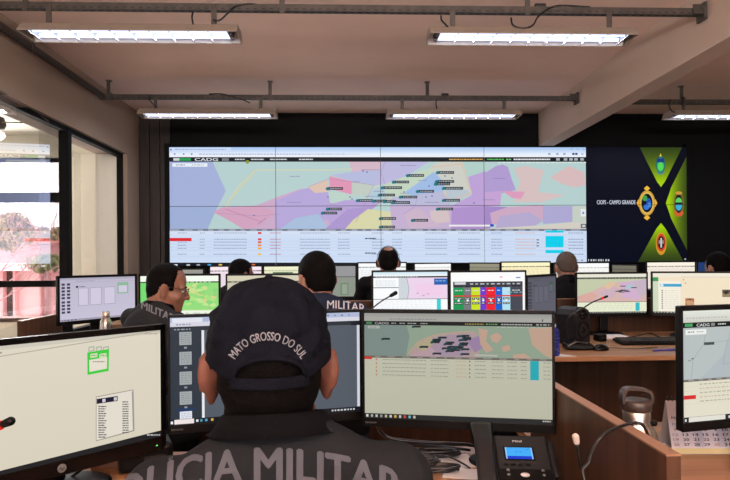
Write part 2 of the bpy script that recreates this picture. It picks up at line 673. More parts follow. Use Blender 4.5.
def fb(x0, x1, z0, z1, d=0.09):
    add_box(bm, ((x0 + x1) / 2, CY + 0.03, (z0 + z1) / 2), (x1 - x0, d, z1 - z0), 0.004)
fb(wx0, wx1, 2.635, wz1 + 0.005); fb(wx0, wx1, 2.085, 2.215); fb(wx0, wx1, 0.93, 1.015); fb(wx0, wx1, wz0 - 0.005, wz0 + 0.045)
fb(wx0, wx0 + 0.06, wz0, wz1); fb(wx1 - 0.05, wx1 + 0.005, wz0, wz1); fb(-5.25, -5.19, wz0, wz1)
w2 = struct('window_3', bm, M_FRAME)
for z0, z1 in ((wz0, 0.97), (0.97, 2.15), (2.15, wz1)):
    bm = new(); add_box(bm, ((wx0 + wx1) / 2, CY + 0.05, (z0 + z1) / 2), (wx1 - wx0 - 0.02, 0.005, z1 - z0 - 0.02)); obj('glass_pane', bm, M_GLASSO, w2)
# ceiling fan next door
fan = thing('ceiling_fan', 'grey ceiling fan with lit lamp in the neighbouring room behind the glass', 'fan', at(-6, 124, 6.6), 0.1)
bm = new(); add_cyl(bm, (0, 0, 0.44), (0, 0, 0.1), 0.013); obj('rod', bm, M_STEELD, fan)
bm = new(); add_lathe(bm, [(0.03, 0.1), (0.1, 0.07), (0.12, 0.0), (0.1, -0.05), (0.05, -0.06)]); obj('motor', bm, M_STRUT, fan)
bm = new(); add_lathe(bm, [(0.05, -0.06), (0.1, -0.09), (0.11, -0.13), (0.07, -0.17), (0.01, -0.18)])
obj('lamp_globe', bm, mat('lit_globe', (255, 244, 225), 0.4, emit=(255, 240, 220), estr=2.0), fan)
for k in range(3):
    bm = new()
    add_box(bm, (0.38, 0, 0.02), (0.56, 0.13, 0.012), 0.005, Matrix.Rotation(2 * PI * k / 3, 4, 'Z') @ Matrix.Rotation(0.2, 4, 'X'))
    obj('blade', bm, mat('fan_blade', (120, 106, 92), 0.5), fan)

# outside
M_PINK = mat('pink_render', (236, 186, 188), 0.9, var=0.05, vscale=1.5)
M_PINKL = mat('pale_pink_render', (250, 226, 226), 0.9)
M_ROOF = mat('red_roof_tiles', (176, 92, 78), 0.85, var=0.15, vscale=10)
M_HEDGE = mat('hedge_leaf', (120, 130, 84), 0.8, var=0.35, vscale=6)
M_LEAFB = mat('brown_green_leaf', (150, 134, 104), 0.85, var=0.3, vscale=6)
M_TWIG = mat('bare_twig', (200, 160, 162), 0.9)
M_DARKO = mat('dark_opening', (70, 48, 46), 0.8)
bm = new(); add_box(bm, (-9, 21, -0.3), (34, 25, 0.1)); struct('ground_outside', bm, mat('pale_ground', (214, 190, 184), 0.9))

def P3(px, py, Y):
    return at(px, py, Y)

hs = thing('house', 'low pink house with red tiled roof outside the left window', 'house', (P3(20, 300, 17).x, 17, -0.25))
def hbox(name, px0, px1, py0, py1, Y, d, m, par=hs, bev=0.0):
    a, b = P3(px0, py0, Y), P3(px1, py1, Y)
    bm = new(); add_box(bm, ((a.x + b.x) / 2 - par.location.x, Y + d / 2 - par.location.y, (a.z + b.z) / 2 - par.location.z), (abs(b.x - a.x), d, abs(a.z - b.z)), bev)
    return obj(name, bm, m, par)
hbox('wall', -45, 62, 268, 352, 17, 3.0, M_PINKL)
for x0, x1 in ((0, 3.2), (13, 15.5), (39, 41.5), (50, 52)):
    hbox('pillar', x0, x1, 271, 352, 16.75, 0.2, M_PINK)
for x0, x1, y0 in ((4.5, 12.5, 271), (43.5, 46.0, 284), (-20, -12, 271)):
    hbox('doorway', x0, x1, y0, 345, 16.97, 0.05, M_DARKO)
a, b = P3(-50, 272, 16.4), P3(60, 272, 16.4)
bm = new()
add_prism(bm, [(16.3 - 17, a.z + 0.25 + 0.02), (18.5 - 17, a.z + 0.25 + 0.22), (20.6 - 17, a.z + 0.25 + 0.02)], b.x - a.x, axis='X', off=a.x - hs.location.x)
obj('roof', bm, M_PINK, hs)
h2 = thing('house', 'pink house with red roof farther back behind the hedge', 'house', (P3(45, 245, 26).x, 26, -0.25))
hbox('wall', -30, 66, 245, 300, 26, 3.0, mat('mauve_render', (196, 150, 150), 0.9), h2)
a, b = P3(28, 244, 26), P3(70, 228, 26)
bm = new(); add_prism(bm, [(-0.4, a.z + 0.25), (1.6, a.z + 0.45), (3.6, a.z + 0.25)], b.x - a.x, axis='X', off=a.x - h2.location.x)
obj('roof', bm, M_ROOF, h2)


def leaf_cloud(name, c, rad, n, size, m, parent=None, seed=1):
    rnd = random.Random(seed)
    bm = new()
    for _ in range(n):
        while True:
            p = Vector((rnd.uniform(-1, 1), rnd.uniform(-1, 1), rnd.uniform(-1, 1)))
            if 0.25 < p.length < 0.72 + 0.28 * (0.5 + noise.noise(p * 2.2 + Vector((seed, 0, 0)))):
                break
        p = Vector((p.x * rad[0], p.y * rad[1], p.z * rad[2])) + Vector(c)
        R = Euler((rnd.uniform(0, 6), rnd.uniform(0, 6), rnd.uniform(0, 6))).to_matrix()
        s = size * rnd.uniform(0.6, 1.3)
        q = [bm.verts.new(p + R @ Vector(v)) for v in ((-s, 0, 0), (0, -s * 0.45, 0.1 * s), (s, 0, 0), (0, s * 0.45, 0.1 * s))]
        bm.faces.new(q)
    return obj(name, bm, m, parent)


c = P3(46, 263, 15.6)
hedge = thing('hedge', 'dark green clipped hedge outside between the two pink houses', 'hedge', (c.x, 15.6, -0.25))
leaf_cloud('foliage', (0, 0, c.z + 0.25), (0.75, 0.3, 0.26), 900, 0.06, M_HEDGE, hedge, 3)
bm = new(); add_cyl(bm, (0, 0, 0), (0, 0, c.z + 0.1), 0.04); obj('stem', bm, M_TWIG, hedge)
c = P3(4, 231, 20)
tr = thing('tree', 'bushy brown green tree beyond the pink house outside', 'tree', (c.x, 20.5, -0.25))
leaf_cloud('foliage', (0, 0, c.z + 0.25), (0.85, 0.6, 0.72), 4600, 0.07, M_LEAFB, tr, 5)
bm = new(); add_cyl(bm, (0, 0, 0), (0, 0, c.z), 0.1, 0.06); obj('trunk', bm, M_TWIG, tr)
for k, (px_, py_, rx_, n_, lb_) in enumerate(((36, 239, 1.5, 3200, 'distant low brown green tree behind the pink roofs, nearer the bushy tree'), (62, 238, 1.2, 2600, 'distant low brown green tree behind the pink roofs, beside the window mullion'))):
    c = P3(px_, py_, 33 + 2.5 * k)
    t2 = thing('tree', lb_, 'tree', (c.x, 33 + 2.5 * k, -0.25))
    leaf_cloud('foliage', (0, 0, c.z + 0.25), (rx_, 0.8, 0.75), n_, 0.1, M_LEAFB, t2, 20 + k)
    bm = new(); add_cyl(bm, (0, 0, 0), (0, 0, c.z), 0.1, 0.06); obj('trunk', bm, M_TWIG, t2)
# bare tree close to the window
bt = thing('tree', 'bare leafless tree with thin twigs close outside the left window', 'tree', (P3(-12, 300, 12).x, 12, -0.25))
rnd = random.Random(11)
bm = new()
def twig(p, d, L, r, depth):
    q = [p]
    dd = d.copy()
    for _ in range(3):
        dd = (dd + Vector((rnd.uniform(-.3, .3), rnd.uniform(-.3, .3), rnd.uniform(-.15, .25)))).normalized()
        q.append(q[-1] + dd * L / 3)
    add_tube(bm, q, lambda t: r * (1 - 0.5 * t), seg=4, n=3)
    if depth:
        for _ in range(3):
            s = q[rnd.choice((1, 2, 3))]
            twig(s, (dd + Vector((rnd.uniform(-.8, .8), rnd.uniform(-.5, .5), rnd.uniform(-.5, .7)))).normalized(), L * rnd.uniform(.55, .8), r * .55, depth - 1)
for k in range(7):
    twig(Vector((0, 0, 0.6 + 0.22 * k)), Vector((0.85 - 0.1 * k, rnd.uniform(-.2, .2), 0.6 + 0.25 * k)).normalized(), 1.2, 0.017, 4)
obj('branches', bm, M_TWIG, bt)
bm = new(); add_tube(bm, [(0, 0, 0), (0.03, 0, 1.0), (-0.02, 0, 2.0)], lambda t: 0.06 - 0.03 * t, seg=8); obj('trunk', bm, M_TWIG, bt)

# ------------------------------------------------------------------ strut channels and lamps
ZS = CAM_Z + 1.566


def strut(label, p0, p1, hang, ends=(), group='perforated metal struts under the ceiling'):
    p0, p1 = Vector(p0), Vector(p1)
    t = thing('ceiling_strut', label, 'strut', p0, 0, group)
    d = p1 - p0
    L = d.length
    ang = math.atan2(d.y, d.x)
    Mz = Matrix.Rotation(ang, 4, 'Z')
    bm = new()
    add_box(bm, (L / 2, 0.019, 0), (L, 0.003, 0.042), 0, Mz); add_box(bm, (L / 2, -0.019, 0), (L, 0.003, 0.042), 0, Mz)
    add_box(bm, (L / 2, 0, -0.0195), (L, 0.038, 0.003), 0, Mz)
    n = int(L / 0.05)
    for k in range(n):
        for s in (-1, 1):
            add_box(bm, (0.025 + k * 0.05, s * 0.0206, -0.010), (0.022, 0.0012, 0.007), 0, Mz, 1)
        add_box(bm, (0.025 + k * 0.05, 0, -0.0212), (0.024, 0.012, 0.0012), 0, Mz, 1)
    obj('channel', bm, [M_STRUT, M_HOLE], t)
    for h in hang:
        bm = new()
        add_box(bm, (h, -0.0235, (CEIL - ZS) / 2 - 0.02), (0.034, 0.004, CEIL - ZS + 0.03), 0, Mz)
        add_box(bm, (h, -0.012, CEIL - ZS - 0.004), (0.05, 0.04, 0.006), 0, Mz)
        obj('hanger', bm, M_STRUT, t)
    for e in ends:
        bm = new()
        add_box(bm, (e, 0, 0.0), (0.02, 0.09, 0.11), 0.003, Mz)
        add_box(bm, (e + (0.04 if e < 0.5 else -0.04), -0.03, 0.01), (0.07, 0.012, 0.06), 0.002, Mz)
        add_cyl(bm, Mz @ Vector((e - 0.02, -0.028, 0.02)), Mz @ Vector((e - 0.02, -0.045, 0.02)), 0.01, seg=8)
        obj('end_bracket', bm, M_STRUT, t)
    return t


YN, YFAR = 3.70, 5.73
XS = 2.330
XW = -2.30
strut('perforated strut crossing the ceiling nearest the camera', (XW, YN, ZS), (XS, YN, ZS), [0.38, 1.94, 3.48], (XS - XW - 0.012,))
strut('perforated strut crossing the ceiling just before the video wall', (XW, YFAR, ZS), (XS, YFAR, ZS), [0.09, 1.62, 3.14], (XS - XW - 0.012,))
strut('perforated strut running along the left wall above the glazing', (XW + 0.035, 0.6, ZS), (XW + 0.035, YFAR - 0.03, ZS), [0.6, 2.2, 3.8])
strut('perforated strut behind the deep beam on the far right', (2.515, YFAR, ZS - 0.03), (XR - 0.01, YFAR, ZS - 0.03), [0.85, 2.3])


def lamp(label, xc, Y, zb=CAM_Z + 1.382, L=1.30, hx=0.5):
    t = thing('ceiling_lamp', label, 'lamp', (xc, Y, zb), 0, 'fluorescent lamps hung from the struts')
    bm = new()
    w, n, h = 0.105, 0.055, 0.062
    out = [(-w, 0), (-w + 0.003, 0), (-n + 0.004, h - 0.004), (n - 0.004, h - 0.004), (w - 0.003, 0), (w, 0), (w, 0.006), (n, h), (-n, h), (-w, 0.006)]
    add_prism(bm, out, L, axis='X', off=-L / 2)
    obj('housing', bm, M_LAMPW, t)
    for s in (-1, 1):
        bm = new()
        add_prism(bm, [(-w, 0.0), (w, 0.0), (n, h), (-n, h)], 0.004, axis='X', off=s * L / 2 - 0.002)
        obj('end_cap', bm, M_LAMPW, t)
    bm = new()
    add_prism(bm, [(-w + 0.006, 0.003), (-n + 0.008, h - 0.007), (n - 0.008, h - 0.007), (w - 0.006, 0.003), (n - 0.004, h - 0.0045), (-n + 0.004, h - 0.0045)], L - 0.02, axis='X', off=-(L - 0.02) / 2)
    obj('reflector', bm, M_REFL, t)
    for s in (-1, 1):
        bm = new(); add_cyl(bm, (-L / 2 + 0.06, s * 0.042, 0.022), (L / 2 - 0.06, s * 0.042, 0.022), 0.0128, seg=12)
        obj('tube', bm, M_TUBE, t)
        ld = bpy.data.lights.new('lamp_light', 'AREA'); ld.shape = 'RECTANGLE'; ld.size, ld.size_y = L - 0.14, 0.02; ld.energy = 6.0; ld.color = (0.86, 0.92, 1.0)
        lo = bpy.data.objects.new('lamp_light', ld); COL.objects.link(lo); lo.parent = t; lo.location = (0, s * 0.042, 0.006)
        for e in (-1, 1):
            bm = new(); add_box(bm, (e * (L / 2 - 0.05), s * 0.042, 0.028), (0.024, 0.03, 0.045), 0.004)
            obj('lamp_holder', bm, M_PLAST_L, t)
    for k in range(11):
        bm = new()
        x = -L / 2 + L * (k + 0.5) / 11
        add_prism(bm, [(-w + 0.012, 0.001), (w - 0.012, 0.001), (n - 0.012, h * 0.75), (-n + 0.012, h * 0.75)], 0.0016, axis='X', off=x)
        obj('louvre', bm, M_REFL, t)
    for s in (-1, 1):
        bm = new()
        add_box(bm, (s * hx, -0.0235, (ZS - zb + h) / 2), (0.034, 0.004, ZS - zb - h + 0.03), 0)
        add_box(bm, (s * hx, -0.01, h + 0.003), (0.034, 0.03, 0.005), 0)
        obj('hanger', bm, M_STRUT, t)
    return t


lamp('long fluorescent lamp on the nearest strut at upper left', X_at(127.5, 3.6, 35), YN)
lamp('long fluorescent lamp on the nearest strut at upper right', X_at(535.5, 3.6, 35), YN)
lamp('small-looking fluorescent lamp on the far strut above the left of the video wall', X_at(206.5, 5.63, 115), YFAR)
lamp('small-looking fluorescent lamp on the far strut above the right of the map', X_at(455, 5.63, 115), YFAR)
lamp('fluorescent lamp behind the deep beam at the far right', X_at(673, 5.63, 118) + 0.65, YFAR)
for n, p in (('loop of black lamp cable above the upper right lamp', [(511, 18, 3.66), (513, 25, 3.64), (523, 28.5, 3.63), (533, 25, 3.64), (539, 16, 3.66), (556, 6, 3.68), (590, 7, 3.69)]),
             ('black lamp cable rising from the upper left lamp to the strut', [(193, 24, 3.63), (192, 17, 3.65), (193, 12, 3.66)]),
             ('black lamp cable curling over the strut above the upper left lamp', [(213, 20, 3.64), (220, 20, 3.64), (228, 13, 3.65), (236, 6, 3.67), (252, 4, 3.68), (264, 7, 3.69)]),
             ('short black lamp cable over the left end of the upper right lamp', [(441, 15.5, 3.64), (441.5, 20, 3.64), (445, 24, 3.63), (448, 27, 3.64)]),
             ('black lamp cable by the far left lamp', [(150, 95, 5.68), (149, 99, 5.68), (154, 105, 5.66), (156, 107, 5.67)]),
             ('black cable lying over the far strut at left', [(209, 94, 5.7), (222, 94, 5.7), (238, 98, 5.69), (250, 103, 5.68)]),
             ('pair of black wires hanging from the far strut', [(437, 98, 5.68), (436, 104, 5.67), (437, 109, 5.66)]),
             ('looped black cable at the left end of the far right lamp', [(671, 99, 5.66), (669, 105, 5.65), (671, 110, 5.64), (676, 113, 5.65)])):
    bm = new()
    add_tube(bm, [at(*q) for q in p], 0.0055, seg=6)
    tag(obj('lamp_cable', bm, M_CABLE), n, 'cable')
for n, p in (('black cable connector lying on the nearest strut', (540, 6.5, 3.70)), ('black cable connector lying on the far strut', (445, 95, 5.73))):
    bm = new(); q = at(*p); q.z = ZS + 0.034; add_box(bm, q, (0.07, 0.028, 0.024), 0.006)
    tag(obj('cable_connector', bm, M_CABLE), n, 'connector')
# ================================================================== VIDEO WALL
VY = 6.86
_a, _b = at(169.5, 205, VY), at(687, 205, VY)
VX0, VX1 = _a.x, _b.x
PW = (VX1 - VX0) / 5
VZ1 = at(169.5, 147, VY).z
PH = PW * 9 / 16
VZ0 = VZ1 - 2 * PH


def vw(px, py):
    p = at(px, py, VY)
    return p.x, p.z


V = Canvas(vw)
R = V.rect
_poly = V.poly


def soft(pts, col):          # the map is shown in washed-out pastel tones
    _poly(pts, tuple(a + (b - a) * 0.22 for a, b in zip(col, (198, 204, 216))) if not isinstance(col[0], (tuple, list)) else col)


V.poly = soft
V.poly([(165, 146), (592, 146), (592, 272), (165, 272)], (176, 208, 204))
# map zones
V.poly([(165, 160), (211.7, 160), (225.8, 190.8), (216, 210), (207, 230), (165, 230)], (154, 168, 216))
V.poly([(165, 206), (218, 206), (207, 230), (165, 230)], (146, 166, 212))
V.poly([(222, 207), (256, 205.5), (280, 196), (300, 189), (330, 186), (330, 229), (243, 229), (228, 220), (213, 212)], (204, 160, 196))
V.poly([(213, 212), (222, 208), (262, 206), (275, 212), (260, 226), (243, 229), (228, 220)], (212, 150, 182))
V.poly([(275, 201), (300, 190), (320, 185), (345, 200), (340, 215), (300, 229), (275, 229)], (176, 156, 216))
V.poly([(280, 229), (296, 218), (318, 214), (330, 229)], (158, 186, 220))
V.poly([(349, 160), (387, 160), (382, 171.7), (351.7, 173)], (214, 176, 194))
V.poly([(330, 175), (351.7, 172), (382, 170), (373, 185), (351.7, 181)], (176, 182, 222))
V.poly([(308, 187), (328, 179), (328, 192), (315, 193)], (226, 190, 166))
V.poly([(328, 191), (352, 194.5), (356, 204), (330, 203)], (184, 212, 196))
V.poly([(329, 176), (351.7, 181), (351.7, 194.5), (330, 189)], (230, 134, 172))
V.poly([(351.7, 181), (373, 185), (368, 196), (351.7, 194.5)], (190, 202, 186))
V.poly([(322, 206), (346, 200), (384, 200), (356, 222), (330, 224)], (178, 152, 214))
V.poly([(333, 222), (348, 209), (376, 206), (356, 222), (345, 229), (325, 229)], (164, 134, 204))
V.poly([(353, 220), (368, 209), (392, 212), (394, 229), (345, 229)], (218, 214, 154))
V.poly([(383, 160), (432, 160), (408, 175), (385, 184), (373, 186)], (184, 178, 222))
V.poly([(373, 186), (385, 184), (430, 168), (436, 173), (407, 193), (385, 202), (368, 197)], (192, 214, 184))
V.poly([(372, 190), (384, 184), (386, 198), (376, 202), (368, 197)], (170, 200, 214))
V.poly([(405, 192), (435, 171), (445, 183), (443, 193), (415, 197)], (148, 182, 230))
V.poly([(392, 197), (415, 195), (444, 191), (452, 205), (417, 206), (390, 206)], (180, 180, 214))
V.poly([(430, 168), (440, 160), (464, 160), (466, 176), (472, 193), (450, 201), (443, 191), (445, 183)], (206, 206, 190))
V.poly([(444, 188), (468, 190), (471, 194), (450, 204)], (180, 194, 204))
V.poly([(462, 160), (486, 160), (486, 172), (468, 177)], (172, 208, 196))
V.poly([(468, 177), (486, 171), (486, 229), (451, 229), (451, 206), (472, 195)], (186, 150, 214))
V.poly([(452, 208), (486, 206), (486, 229), (451, 229)], (168, 128, 200))
V.poly([(390, 206), (451, 206), (451, 229), (392, 229)], (194, 166, 206))
V.poly([(430, 211), (448, 208), (450, 222), (432, 224)], (214, 188, 188))
V.poly([(404, 214), (418, 208), (440, 226), (410, 229)], (204, 172, 196))
V.poly([(485, 173), (496, 166), (503, 164.5), (508, 167), (512, 180), (516, 190), (503, 193), (485, 193)], (170, 142, 206))
V.poly([(485, 192), (502, 191), (500, 206), (485, 206)], (196, 150, 210))
V.poly([(514, 168), (526, 166), (544, 170), (538, 192), (565, 195), (542, 202), (514, 202), (520, 182)], (218, 188, 184))
V.poly([(502.5, 191), (525, 191.7), (521, 199), (512, 198)], (226, 142, 182))
V.poly([(550, 177.5), (560, 171), (569, 166), (584, 172), (586, 185), (575, 187.5), (562, 184)], (220, 182, 180))
V.poly([(485, 206), (508, 207), (492, 222), (490, 229), (485, 229)], (156, 118, 196))
V.poly([(490, 213), (508, 207), (544, 205), (544, 220), (520, 226), (492, 224)], (206, 158, 188))
V.poly([(500, 216), (530, 212), (543, 221), (530, 229), (495, 229)], (176, 160, 204))
V.poly([(543, 206), (572.5, 206), (572.5, 222), (543, 224)], (166, 158, 208))
V.poly([(572.5, 206), (592, 206), (592, 229), (572.5, 229)], (196, 206, 188))
V.poly([(480, 229), (545, 225), (573, 222), (592, 224), (592, 231), (480, 231)], (214, 206, 190))
V.line([(226, 207), (228, 202), (240, 185), (256, 170), (330, 170), (352, 169)], 1.5, (202, 212, 178))
V.line([(256, 170), (228, 202), (226, 207)], 1.2, (216, 206, 146))
V.line([(432, 167), (462, 164), (468, 183), (472, 193), (450, 201), (443, 192)], 0.9, (226, 180, 150))
for q in ([(308, 187), (328, 179), (352, 182), (374, 185), (368, 196), (356, 222)], [(372, 207), (386, 198), (416, 206), (452, 206)], [(385, 184), (381, 172), (386, 160)],
          [(330, 204), (348, 209), (333, 224)], [(418, 195), (415, 206), (404, 214)], [(213, 213), (260, 216), (280, 214)]):
    V.line(q, 0.45, (170, 130, 176))
V.line([(225, 209), (245, 216), (262, 222)], 0.5, (196, 96, 150))
V.line([(258, 224), (266, 218)], 0.6, (120, 110, 170))
for x, y, w in ((287, 202, 14), (361, 169.5, 18), (400, 165, 16), (418, 180, 9), (425, 202, 14), (493, 178, 12), (483, 199.5, 12), (290, 176, 10), (352, 181.5, 8), (374, 191, 10), (365, 196, 14), (400, 193, 9)):
    V.dashes(x, x + w, y, 0.7, (120, 112, 160), 1.4, 0.4)
for x, y in ((328, 197), (350, 197), (352, 199), (254, 215.5), (474, 203), (426, 197), (432, 196), (363, 171), (367, 172), (404, 192), (429, 186), (445, 176), (452, 178)):
    V.ell(x, y, 0.9, 0.8, (70, 90, 170), 8)
# vehicle tags on the map
V.poly = _poly
TAGS = [(327, 188.5, 16), (327, 209, 15), (322, 213, 15), (357, 200.5, 16), (382, 187.7, 20), (379, 195, 16), (373, 201, 14), (384, 201.5, 12), (392, 202.5, 18), (400, 197, 17), (417, 191.3, 17), (393, 182, 16), (407, 175.5, 17),
        (437, 172.5, 17), (436, 181.5, 18), (435, 184, 15), (443, 188.3, 20), (443, 200.3, 17), (437, 209, 16), (380, 218.5, 16), (412, 220.3, 16), (380, 227, 15)]
for x, y, w in TAGS:
    V.rect(x, y - 1.35, x + w, y + 1.35, (40, 48, 56))
    V.dashes(x + 3, x + w - 1, y - 0.4, 0.8, (170, 176, 184), 1.5, 0.6)
    V.ell(x + 0.5, y + 0.3, 1.9, 1.6, (28, 118, 130), 10)
# browser bars
R(165, 146, 592, 153, (146, 186, 236), (216, 230, 250))
R(165, 153, 592, 157.2, (222, 234, 250), (240, 243, 250))
R(165, 147.6, 231, 151.4, (206, 222, 248)); V.dashes(175, 226, 149, 0.8, (150, 160, 200)); V.dashes(199, 345, 153.8, 0.8, (150, 156, 196)); R(170, 149, 172, 150.6, (120, 140, 200))
for x in (174, 183, 191):
    R(x, 153.4, x + 1.6, 154.8, (110, 120, 160))
V.dashes(300, 360, 153.8, 0.7, (190, 200, 220))
for x, c in ((548, (150, 170, 200)), (556, (150, 170, 200)), (563, (150, 170, 200)), (572, (40, 70, 130)), (575, (40, 70, 130)), (581, (180, 200, 230))):
    R(x, 153, x + 2.4, 155, c)
for x in (570, 576, 582):
    R(x, 149, x + 2.5, 149.6, (120, 160, 210))
R(165, 157.2, 592, 161.8, (24, 27, 33))
R(173.5, 158.2, 179.5, 160.8, (206, 214, 214)); R(179.5, 158.2, 191, 160.8, (46, 160, 86))
V.text('CADG', 195, 161.0, 23, 3.0, (226, 230, 236), 0.01)
R(222, 158.2, 229, 160.9, (120, 126, 132))
for x0, x1 in ((235, 245), (251, 264), (270, 287), (299, 313)):
    V.dashes(x0, x1, 158.9, 1.1, (214, 218, 224), 2.6, 0.4)
V.dashes(449, 483, 158.9, 1.1, (216, 166, 92), 2.6, 0.4); V.dashes(487, 504, 158.9, 1.1, (96, 196, 96), 2.6, 0.4); V.dashes(506, 511, 158.9, 1.1, (130, 200, 130), 2.2, 0.4)
V.dashes(513.5, 550, 158.8, 1.3, (232, 234, 238), 2.6, 0.3)
for x in (556, 563.5, 569, 574, 580):
    R(x, 158.3, x + 3.6, 160.6, (176, 182, 190))
R(172.5, 163.3, 207.5, 166.8, (232, 238, 246)); V.dashes(176, 185, 164.6, 0.9, (110, 120, 150)); V.dashes(192, 204, 164.6, 0.9, (170, 176, 200))
V.ell(247.5, 162, 2.0, 1.8, (140, 150, 60), 10)
V.dashes(498, 588, 162.2, 1.0, (222, 232, 228), 3.4, 1.0)
R(580.5, 209, 585.5, 216.5, (228, 234, 240)); V.ell(583, 213, 1.1, 1.1, (90, 120, 200), 10)
R(449, 224.7, 490, 226.6, (232, 230, 232)); V.ell(491.8, 225.4, 2.1, 1.5, (60, 80, 190), 12); R(580.6, 224, 586, 228, (96, 102, 112)); R(582, 225, 585, 227, (210, 214, 222))
# table under the map
R(165, 229, 592, 231, (112, 118, 134)); V.dashes(170, 585, 229.7, 0.8, (190, 196, 210), 7, 5)
R(165, 231, 592, 262.6, (204, 220, 244)); R(165, 231, 484, 236, (212, 224, 244))
ROWS = (233, 239.3, 242.2, 245.3, 248.4, 254.2)
for i, y in enumerate(ROWS):
    V.line([(165, y + 1.9), (592, y + 1.9)], 0.25, (180, 192, 220))
    for x0, x1 in ((178, 187), (200, 205), (214, 247), (270, 280), (300, 330), (338, 350), (372, 384), (392, 402), (425, 447), (458, 480), (491, 502)):
        V.dashes(x0, x1, y - 0.4, 0.8, (146, 156, 186), 1.6, 0.5)
    V.dashes(515, 535, y - 0.4, 0.8, (216, 178, 168), 1.6, 0.4); V.dashes(568, 583, y - 0.4, 0.8, (130, 140, 170), 1.6, 0.5)
    V.dashes(270, 281, y - 0.4, 0.8, (196, 130, 160), 1.6, 0.5)
    V.rect(258, y - 0.9, 261.6, y + 1.0, ((214, 50, 60), (222, 60, 50), (226, 96, 50), (236, 140, 50), (240, 170, 60), (240, 190, 80))[i])
R(165, 238.0, 192, 241.2, (222, 38, 44))
for y0, y1 in ((230.5, 232.7), (236, 247.4), (250, 253.2)):
    R(545, y0, 563, y1, (14, 206, 236))
for y in (240, 243, 246):
    R(536, y - 0.6, 538.5, y + 0.4, (60, 66, 84))
V.dashes(365, 376, 238, 1.2, (60, 66, 84), 2, 0.4); V.dashes(365, 376, 252.5, 1.2, (60, 66, 84), 2, 0.4)
# task bar
R(165, 262.6, 592, 272, (16, 22, 34))
for x, c in ((174.5, (220, 230, 240)), (187, (190, 196, 205)), (197, (160, 166, 178)), (208, (60, 160, 220)), (219, (230, 190, 90)), (231, (200, 200, 200)), (243, (70, 130, 220)), (252, (220, 110, 70))):
    R(x, 264.2 - 0.004 * (x - 174), x + 3.4, 266.2, c)
for x in (570, 575, 580):
    R(x, 259.6, x + 2.5, 261, (150, 160, 180))
map_shapes = V.shapes
# right column: dark emblem slide
E = Canvas(vw)
E.poly([(585, 144), (694, 144), (694, 272), (585, 272)], [(9, 12, 26), (10, 12, 24), (4, 8, 24), (4, 9, 28)])
G0, G1, G2 = (52, 70, 22), (150, 190, 14), (166, 206, 10)
def wedge(tip, far, half, rnd_):
    tx, ty = tip
    dx, dy = far[0] - tx, far[1] - ty
    L = math.hypot(dx, dy)
    ux, uy = dx / L, dy / L
    n = 16
    def wid(t):
        d = t * L
        w = half * (d + 2.6) / L
        return w * min(1.0, math.sqrt(max(0.0, d / rnd_)) if d < rnd_ else 1.0)
    def colr(t):
        k = min(1.0, max(0.0, 1.12 - t))
        return tuple(a + (b - a) * k ** 1.5 for a, b in zip((40, 54, 24), (164, 206, 12)))
    for i in range(n):
        a, b = (i / n) ** 1.3, ((i + 1) / n) ** 1.3
        wa, wb = wid(a), wid(b)
        A, B = (tx + ux * L * a, ty + uy * L * a), (tx + ux * L * b, ty + uy * L * b)
        E.poly([(A[0] - uy * wa, A[1] + ux * wa), (B[0] - uy * wb, B[1] + ux * wb), (B[0] + uy * wb, B[1] - ux * wb), (A[0] + uy * wa, A[1] - ux * wa)], [colr(a), colr(b), colr(b), colr(a)])
wedge((661, 187), (661, 146), 20.5, 5)
wedge((666, 203), (690, 203), 48, 5)
wedge((661, 223), (661, 262), 21.5, 5)
E.text('CIOPS - CAMPO GRANDE', 597, 204.2, 38.5, 4.2, (206, 212, 228), 0.012)
# centre emblem
for dx, dy in ((0, -14.6), (0, 14.6)):
    E.poly([(647 + dx - 3.2, 203 + dy), (647, 203 + dy - 2.8), (647 + dx + 3.2, 203 + dy), (647, 203 + dy + 2.8)], (238, 186, 62))
for dx in (-8.4, 8.4):
    E.poly([(647 + dx - 2, 203), (647 + dx, 199), (647 + dx + 2, 203), (647 + dx, 207)], (238, 178, 56))
E.ell(647, 203, 8.2, 12.6, (206, 160, 62), 28); E.ell(647, 203, 6.7, 10.8, (226, 190, 96), 28); E.ell(647, 203, 5.6, 9.4, (10, 16, 26), 28)
E.ell(644.8, 198.2, 2.6, 2.9, (64, 160, 66), 12); E.ell(648.6, 201.6, 2.4, 3.2, (44, 96, 206), 12); E.ell(646.4, 207, 3.0, 3.0, (52, 116, 214), 12); E.ell(649.6, 205, 1.8, 2.4, (70, 140, 226), 12)
E.line([(642.5, 205), (651.5, 199)], 0.7, (14, 20, 30))
# top emblem
E.ell(660.6, 164.4, 4.9, 8.6, (40, 96, 96), 24); E.ell(660.6, 165, 3.9, 7.4, (38, 150, 110), 24)
E.rect(657.2, 158.4, 664, 162.4, (26, 60, 128)); E.ell(660.6, 166.5, 3.0, 4.4, (86, 214, 92), 16)
E.poly([(660.6, 153.2), (661.7, 156.4), (659.5, 156.4)], (236, 206, 70)); E.line([(657, 172), (660.6, 174.4), (664.2, 172)], 1.1, (60, 120, 170))
# right emblem
E.ell(678.8, 204, 5.2, 12.6, (120, 104, 44), 24); E.ell(678.8, 213, 4.6, 3.6, (206, 96, 48), 16); E.ell(678.8, 203.6, 3.8, 9.4, (28, 30, 30), 24)
E.ell(678.8, 202.4, 3.3, 4.8, (96, 206, 96), 16, PI, 2 * PI); E.ell(678.8, 204.4, 3.3, 6.2, (60, 176, 214), 16, 0, PI); E.ell(678.8, 193, 3.4, 1.7, (206, 150, 60), 12)
